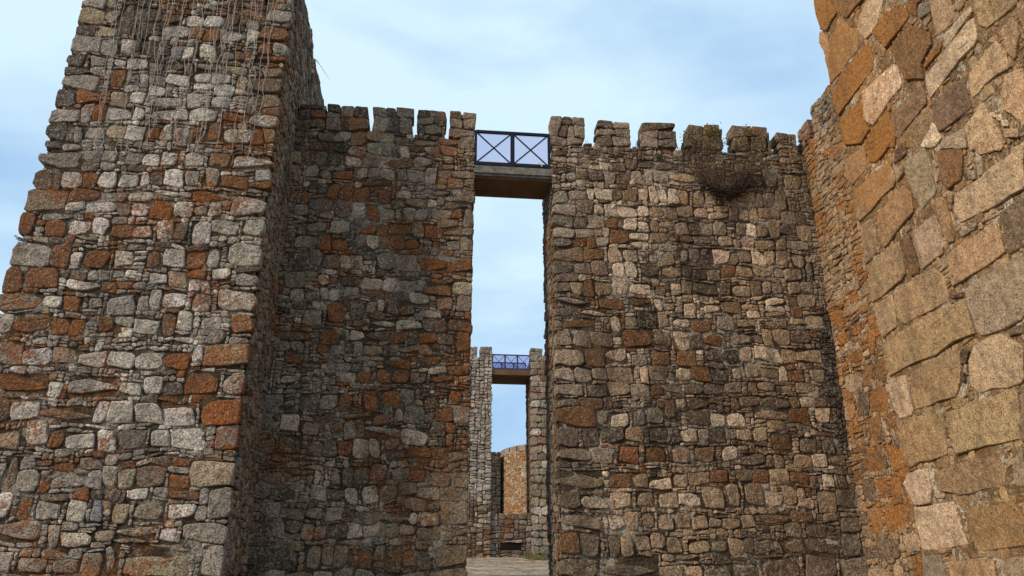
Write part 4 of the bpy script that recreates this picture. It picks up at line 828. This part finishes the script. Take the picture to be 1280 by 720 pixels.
for k in range(9):
    u0 = -.6 + k * .98; mm = []
    vs = []
    for u in (u0 + .08, u0 + .30, u0 + .52, u0 + .74, u0 + .92):
        for d in (-.45, .04):
            for z in (12.7, 13.2): vs.append(FC.at(u, z, d))
    f = []
    for i in range(4):
        a = i * 4; f += [(a + 2, a + 6, a + 7, a + 3), (a, a + 1, a + 5, a + 4), (a + 1, a + 3, a + 7, a + 5)]
    f += [(0, 2, 3, 1), (16, 17, 19, 18)]
    mesh_obj('merlon', vs, f, M['stone'], rt, FC.at(u0 + .5, 12.7, 0), col=colour('g', rng))

# ================================================================ CORDS
cords = [(430, 350, 555), (470, 375, 440), (440, 372, 545), (540, 430, 560), (515, 445, 570), (590, 530, 560), (565, 470, 560), (630, 545, 520), (655, 560, 300), (700, 560, 500), (645, 570, 430), (740, 635, 545), (780, 650, 500), (800, 725, 565),
         (765, 700, 330), (830, 740, 520), (812, 765, 400), (860, 800, 380), (880, 800, 560), (905, 850, 430), (885, 810, 300), (940, 865, 570), (960, 895, 560), (945, 940, 400), (1000, 930, 570), (1030, 960, 430), (980, 905, 470), (610, 520, 300), (575, 490, 210),
         (1010, 985, 260), (690, 610, 380), (725, 640, 560), (860, 735, 545)]
for i, (xa, xb, yb) in enumerate(cords):
    A = hit((xa + 5) / 2.975, -14, 1, YT - .10); B = hit(xb / 2.975, yb / 2.975, 1, YT - .09); B.y = YT - .08; n = 26; pts = []
    B.z += rng.uniform(-.05, .05)
    for k in range(n + 1):
        t = k / n; p = A.lerp(B, t); w = (.016 + .014 * (i % 3)) * (.3 + t)
        pts.append((p.x + noise.noise(Vector((i * 3.7, t * 9, 0))) * w * 3.2 + rng.uniform(-1, 1) * .006, p.y + rng.uniform(-.012, .008), p.z))
    rr = rng.uniform(.0042, .0066); o = MB().tube(pts, rr, 4, rr * .85)
    if rng.random() < .7:      # frayed end
        e = Vector(pts[-1])
        for q in range(rng.choice([2, 3, 4])): o.tube([e + Vector((0, 0, .1)), e + Vector((rng.uniform(-.07, .07), -.01, -.03)), e + Vector((rng.uniform(-.11, .11), -.01, rng.uniform(-.18, -.06)))], .005, 4)
    if rng.random() < .6:
        t0 = rng.randint(6, 18); e = Vector(pts[t0]); o.tube([e, e + Vector((.03, -.01, -.25)), e + Vector((-.02, -.01, -.5)), Vector(pts[min(n, t0 + 3)])], .005, 4)
    tag(o.build('hanging_cord', M['cord'], None, A), 'leftmost pale cord on the left tower front' if i == 0 else 'rightmost pale cord on the left tower front' if i == 29 else 'thin pale cord between the outermost two on the left tower', 'cord', 'pale cords hanging down the left tower')

# ================================================================ PLANTS
def leaves(mb, c, r, n, size, rng, flat=.7):
    for _ in range(n):
        p = Vector(c) + Vector((rng.gauss(0, r * .5), rng.gauss(0, r * .3 * flat), rng.gauss(0, r * .5)))
        a = Vector((rng.uniform(-1, 1), rng.uniform(-1, 1), rng.uniform(-1, 1))).normalized(); b2 = a.cross(Vector((rng.uniform(-1, 1), rng.uniform(-1, .2), rng.uniform(-1, 1)))).normalized(); s = size * rng.uniform(.6, 1.3)
        mb.add([p - a * s, p + b2 * s * .5, p + a * s, p - b2 * s * .5], [(0, 1, 2, 3)])
def sprig(mb, p, d, L_, rng, r=.008, n=7, wig=.12):
    pts = [Vector(p)]; d = Vector(d).normalized()
    for k in range(n):
        d = (d + Vector((rng.uniform(-1, 1), rng.uniform(-.5, .5), rng.uniform(-1, 1))) * wig).normalized(); pts.append(pts[-1] + d * (L_ / n))
    mb.tube(pts, r, 4, r * .35); return pts
root = hit(908, 240, 1, YM - .15)
sh = thing('dry_shrub', root, 'dry dark shrub with upswept bare twigs rooted high on the right wall section', 'shrub')
mb = MB(); mb2 = MB(); lf = MB(); lf2 = MB()
def rim(t, up=0): return hit(908 + t * 27, 245 - t * t * 13 - up, 1, YM - .15)
for k in range(190):      # woven mat of roots and dead wood, sagging in the middle
    t0 = rng.uniform(-1, 1); s0 = rim(t0, rng.uniform(-2, 8) * (1.2 - abs(t0))) + Vector((0, rng.uniform(-.13, .06), 0))
    d = Vector((rng.choice([-1, 1]), rng.uniform(-.3, .2), -rng.uniform(.0, .5) * (1 if t0 < 0 else -1) + rng.uniform(-.2, .4))); sprig(mb, s0, d, rng.uniform(.15, .42), rng, .012, 5, .3)
for k in range(95):
    t0 = rng.uniform(-1, 1); s0 = rim(t0 * .8, 4) + Vector((0, rng.uniform(-.08, .06), 0)); a = rad(90 - t0 * 42 + rng.uniform(-18, 18))
    pts = sprig(mb2, s0, (math.cos(a), rng.uniform(-.18, .05), math.sin(a)), rng.uniform(.45, 1.35), rng, .0075, 9, .12)
    for q in range(4):
        s1 = pts[rng.randint(3, 8)]; pp = sprig(mb2, s1, (rng.uniform(-1, 1), rng.uniform(-.3, .1), rng.uniform(.1, 1)), rng.uniform(.12, .35), rng, .005, 4, .25)
        if rng.random() < .25: leaves(lf, pp[-1], .06, 3, .028, rng)
mb.build('root_tangle', M['root'], sh, root, kind='stuff'); mb2.build('twigs', M['twig'], sh, root, kind='stuff'); lf.build('foliage', M['leaf'], sh, root, kind='stuff')
def climber(x, y, label, spots, rng, lm='leafy'):
    r0 = hit(x, y, 1, YM - .08); t = thing('wall_plant', r0, label, 'plant'); a = MB(); l1 = MB()
    for (px, py, n, rr) in spots:
        p = hit(px, py, 1, YM - .11); d = p - r0; pts = sprig(a, r0 + Vector((rng.uniform(-.15, .15), 0, 0)), d if d.length > .05 else (0, 0, 1), max(.1, d.length), rng, .009, 7, .08)
        leaves(l1, p, rr, n, .034, rng)
        for q in pts[3:]: leaves(l1, q, .05, 2, .028, rng)
    a.build('stem', M['twig'], t, r0, kind='stuff'); l1.build('foliage', M[lm], t, r0, kind='stuff'); return t
climber(884, 192, 'leggy yellow-green plant climbing the third merlon from the right wall', [(885, 165, 50, .22), (893, 172, 45, .2), (878, 178, 36, .2), (898, 161, 22, .12), (888, 186, 30, .2), (872, 168, 14, .14), (890, 160, 24, .14)], rng)
climber(864, 188, 'small dark sprig with round leaves at the left side of the ivied merlon', [(856, 172, 9, .10), (852, 178, 9, .10), (859, 168, 7, .08), (847, 186, 8, .09)], rng, 'leaf')
climber(904, 188, 'small dark sprig with round leaves in the gap right of the ivied merlon', [(902, 164, 9, .09), (909, 173, 8, .08), (913, 177, 8, .08), (906, 180, 5, .08)], rng, 'leaf')
climber(938, 192, 'mossy yellow-green plant spread over the second merlon from the right wall', [(930, 167, 46, .24), (940, 175, 40, .24), (925, 180, 36, .22), (948, 170, 26, .18), (950, 185, 20, .15), (936, 163, 30, .2)], rng)
climber(950, 205, 'thin trailing plant below the second merlon from the right wall', [(955, 222, 12, .15), (962, 212, 10, .15), (940, 225, 10, .12), (948, 198, 10, .12)], rng, 'leaf')
climber(822, 196, 'low dark cushion plant under the third merlon right of the opening', [(818, 194, 22, .14), (826, 196, 18, .14)], rng, 'leaf')
climber(424, 181, 'low dark cushion plant under the second merlon left of the opening', [(421, 182, 26, .14), (430, 181, 20, .14)], rng, 'leaf')
def tuft(p, h, n, label, m, parent=None, spread=.12, lean=.35):
    mb = MB()
    for _ in range(n):
        b0 = Vector(p) + Vector((rng.uniform(-spread, spread), rng.uniform(-spread, spread) * .5, 0)); l_ = Vector((rng.uniform(-lean, lean), rng.uniform(-lean, lean), 1)).normalized(); hh = h * rng.uniform(.5, 1.1)
        s = Vector((.006, 0, 0)); m1 = b0 + l_ * hh * .6; t1 = b0 + l_ * hh + Vector((l_.x * .1, 0, -.02)); mb.add([b0 - s, b0 + s, m1 + s * .7, m1 - s * .7, t1], [(0, 1, 2, 3), (3, 2, 4)])
    tag(mb.build('grass_tuft', m, None, p), label, 'grass tuft', 'dry grass tufts on the wall top')
for px, hh, n, lab in ((738, .38, 10, 'wispy dry grass in the gap right of the bridge-side merlon'), (744, .30, 8, 'thin grass stalks close beside the second merlon right of the bridge'), (791, .52, 9, 'tall dry stalks in the gap after the second merlon right of the bridge'), (798, .34, 9, 'short dry stalks just left of the third merlon right of the bridge'), (958, .22, 8, 'tiny dry tuft right of the mossy merlon')):
    p = hit(px, 190, 1, YM + .15); p.z = ZG - .04; tuft(p, hh, n, lab, M['drygrass'])
# wisp of dry plant on the tower flank
p = hit(391, 72, 0, XT + .04)
mb = MB(); sprig(mb, p, (.4, .9, .0), .9, rng, .010, 6, .2); sprig(mb, p, (.4, .9, -.25), .7, rng, .008, 6, .2); sprig(mb, p, (.3, .9, .3), .5, rng, .008, 6, .2)
tag(mb.build('dry_sprig', M['drygrass'], None, p), 'faint dry sprig sticking out from the upper right flank of the left tower', 'plant')
# grass and weeds at the foot of the far gate
mb = MB()
for _ in range(2600):
    x = rng.uniform(4.9, 6.6); y = rng.uniform(38.6, 41.9)
    if rng.random() > (.25 + .5 * (x - 4.9) / 1.7 + .25 * (y - 38.6) / 3.3): continue
    h = rng.uniform(.04, .16); z = gz(y) - .02 + .03; a = rng.uniform(0, 6.28); s = Vector((math.cos(a), math.sin(a), 0)) * .02; b0 = Vector((x, y, z)); mb.add([b0 - s, b0 + s, b0 + Vector((rng.uniform(-.04, .04), rng.uniform(-.04, .04), h))], [(0, 1, 2)])
tag(mb.build('grass', M['grass'], None, (5.7, 40, gz(40))), 'green grass and weeds growing at the foot of the far right tower', 'grass', kind='stuff')

# ================================================================ BIRD
bp = hit(24, 301.5, 1, YT + .02); bp.z -= .015
bird = thing('bird', bp, 'small bird perched on a corner stone at the left edge of the left tower', 'bird')
def skinned(name, chain, m, parent, origin, sub=2):
    me = bpy.data.meshes.new(name); me.from_pydata([tuple(Vector(c[0])) for c in chain], [(i, i + 1) for i in range(len(chain) - 1)], [])
    o = bpy.data.objects.new(name, me); COL.objects.link(o); me.materials.append(m)
    sk = o.modifiers.new('skin', 'SKIN'); ss = o.modifiers.new('sub', 'SUBSURF'); ss.levels = sub; ss.render_levels = sub
    for i, c in enumerate(chain): o.data.skin_vertices[0].data[i].radius = (c[1], c[2] if len(c) > 2 else c[1])
    o.data.skin_vertices[0].data[min(2, len(chain) - 1)].use_root = True
    for p in me.polygons: p.use_smooth = True
    o.parent = parent; o.location = Vector(origin) - wloc(parent); return o
skinned('body', [((.165, 0, -.005), .012, .006), ((.115, 0, .018), .016, .010), ((.06, 0, .042), .034), ((0, 0, .060), .042), ((-.05, 0, .085), .034), ((-.078, 0, .115), .023), ((-.100, 0, .133), .024), ((-.118, 0, .134), .014)], M['bird'], bird, bp)
MB().add([(-.125, -.005, .137), (-.125, .005, .137), (-.125, 0, .128), (-.150, 0, .131)], [(0, 1, 2), (0, 3, 1), (1, 3, 2), (2, 3, 0)]).build('beak', M['birdk'], None)
bk = bpy.data.objects['beak']; bk.parent = bird
for sy in (-1, 1):
    w = MB().add([(-.03, sy * .036, .10), (.05, sy * .040, .078), (.13, sy * .018, .022), (.05, sy * .034, .040), (-.02, sy * .040, .06), (-.03, sy * .030, .10), (.05, sy * .034, .078), (.13, sy * .012, .022), (.05, sy * .028, .040), (-.02, sy * .034, .06)],
        [(0, 1, 2, 3, 4), (9, 8, 7, 6, 5), (0, 5, 6, 1), (1, 6, 7, 2), (2, 7, 8, 3), (3, 8, 9, 4), (4, 9, 5, 0)]).build('wing', M['birdk'], None); w.parent = bird
    lg = MB().tube([(.0, sy * .016, .03), (.004, sy * .017, .012), (-.004, sy * .018, -.018)], .003, 5).tube([(-.004, sy * .018, -.018), (-.022, sy * .022, -.019)], .0025, 4).tube([(-.004, sy * .018, -.018), (-.02, sy * .012, -.019)], .0025, 4).build('leg', M['birdk'], None); lg.parent = bird
    ey = MB().tube([(-.104, sy * .021, .139), (-.104, sy * .0255, .139)], .0035, 6).build('eye', M['black'], None); ey.parent = bird
print('objects', len(bpy.data.objects), 'tris', sum(len(p.vertices) - 2 for o in bpy.data.objects if o.type == 'MESH' for p in o.data.polygons))
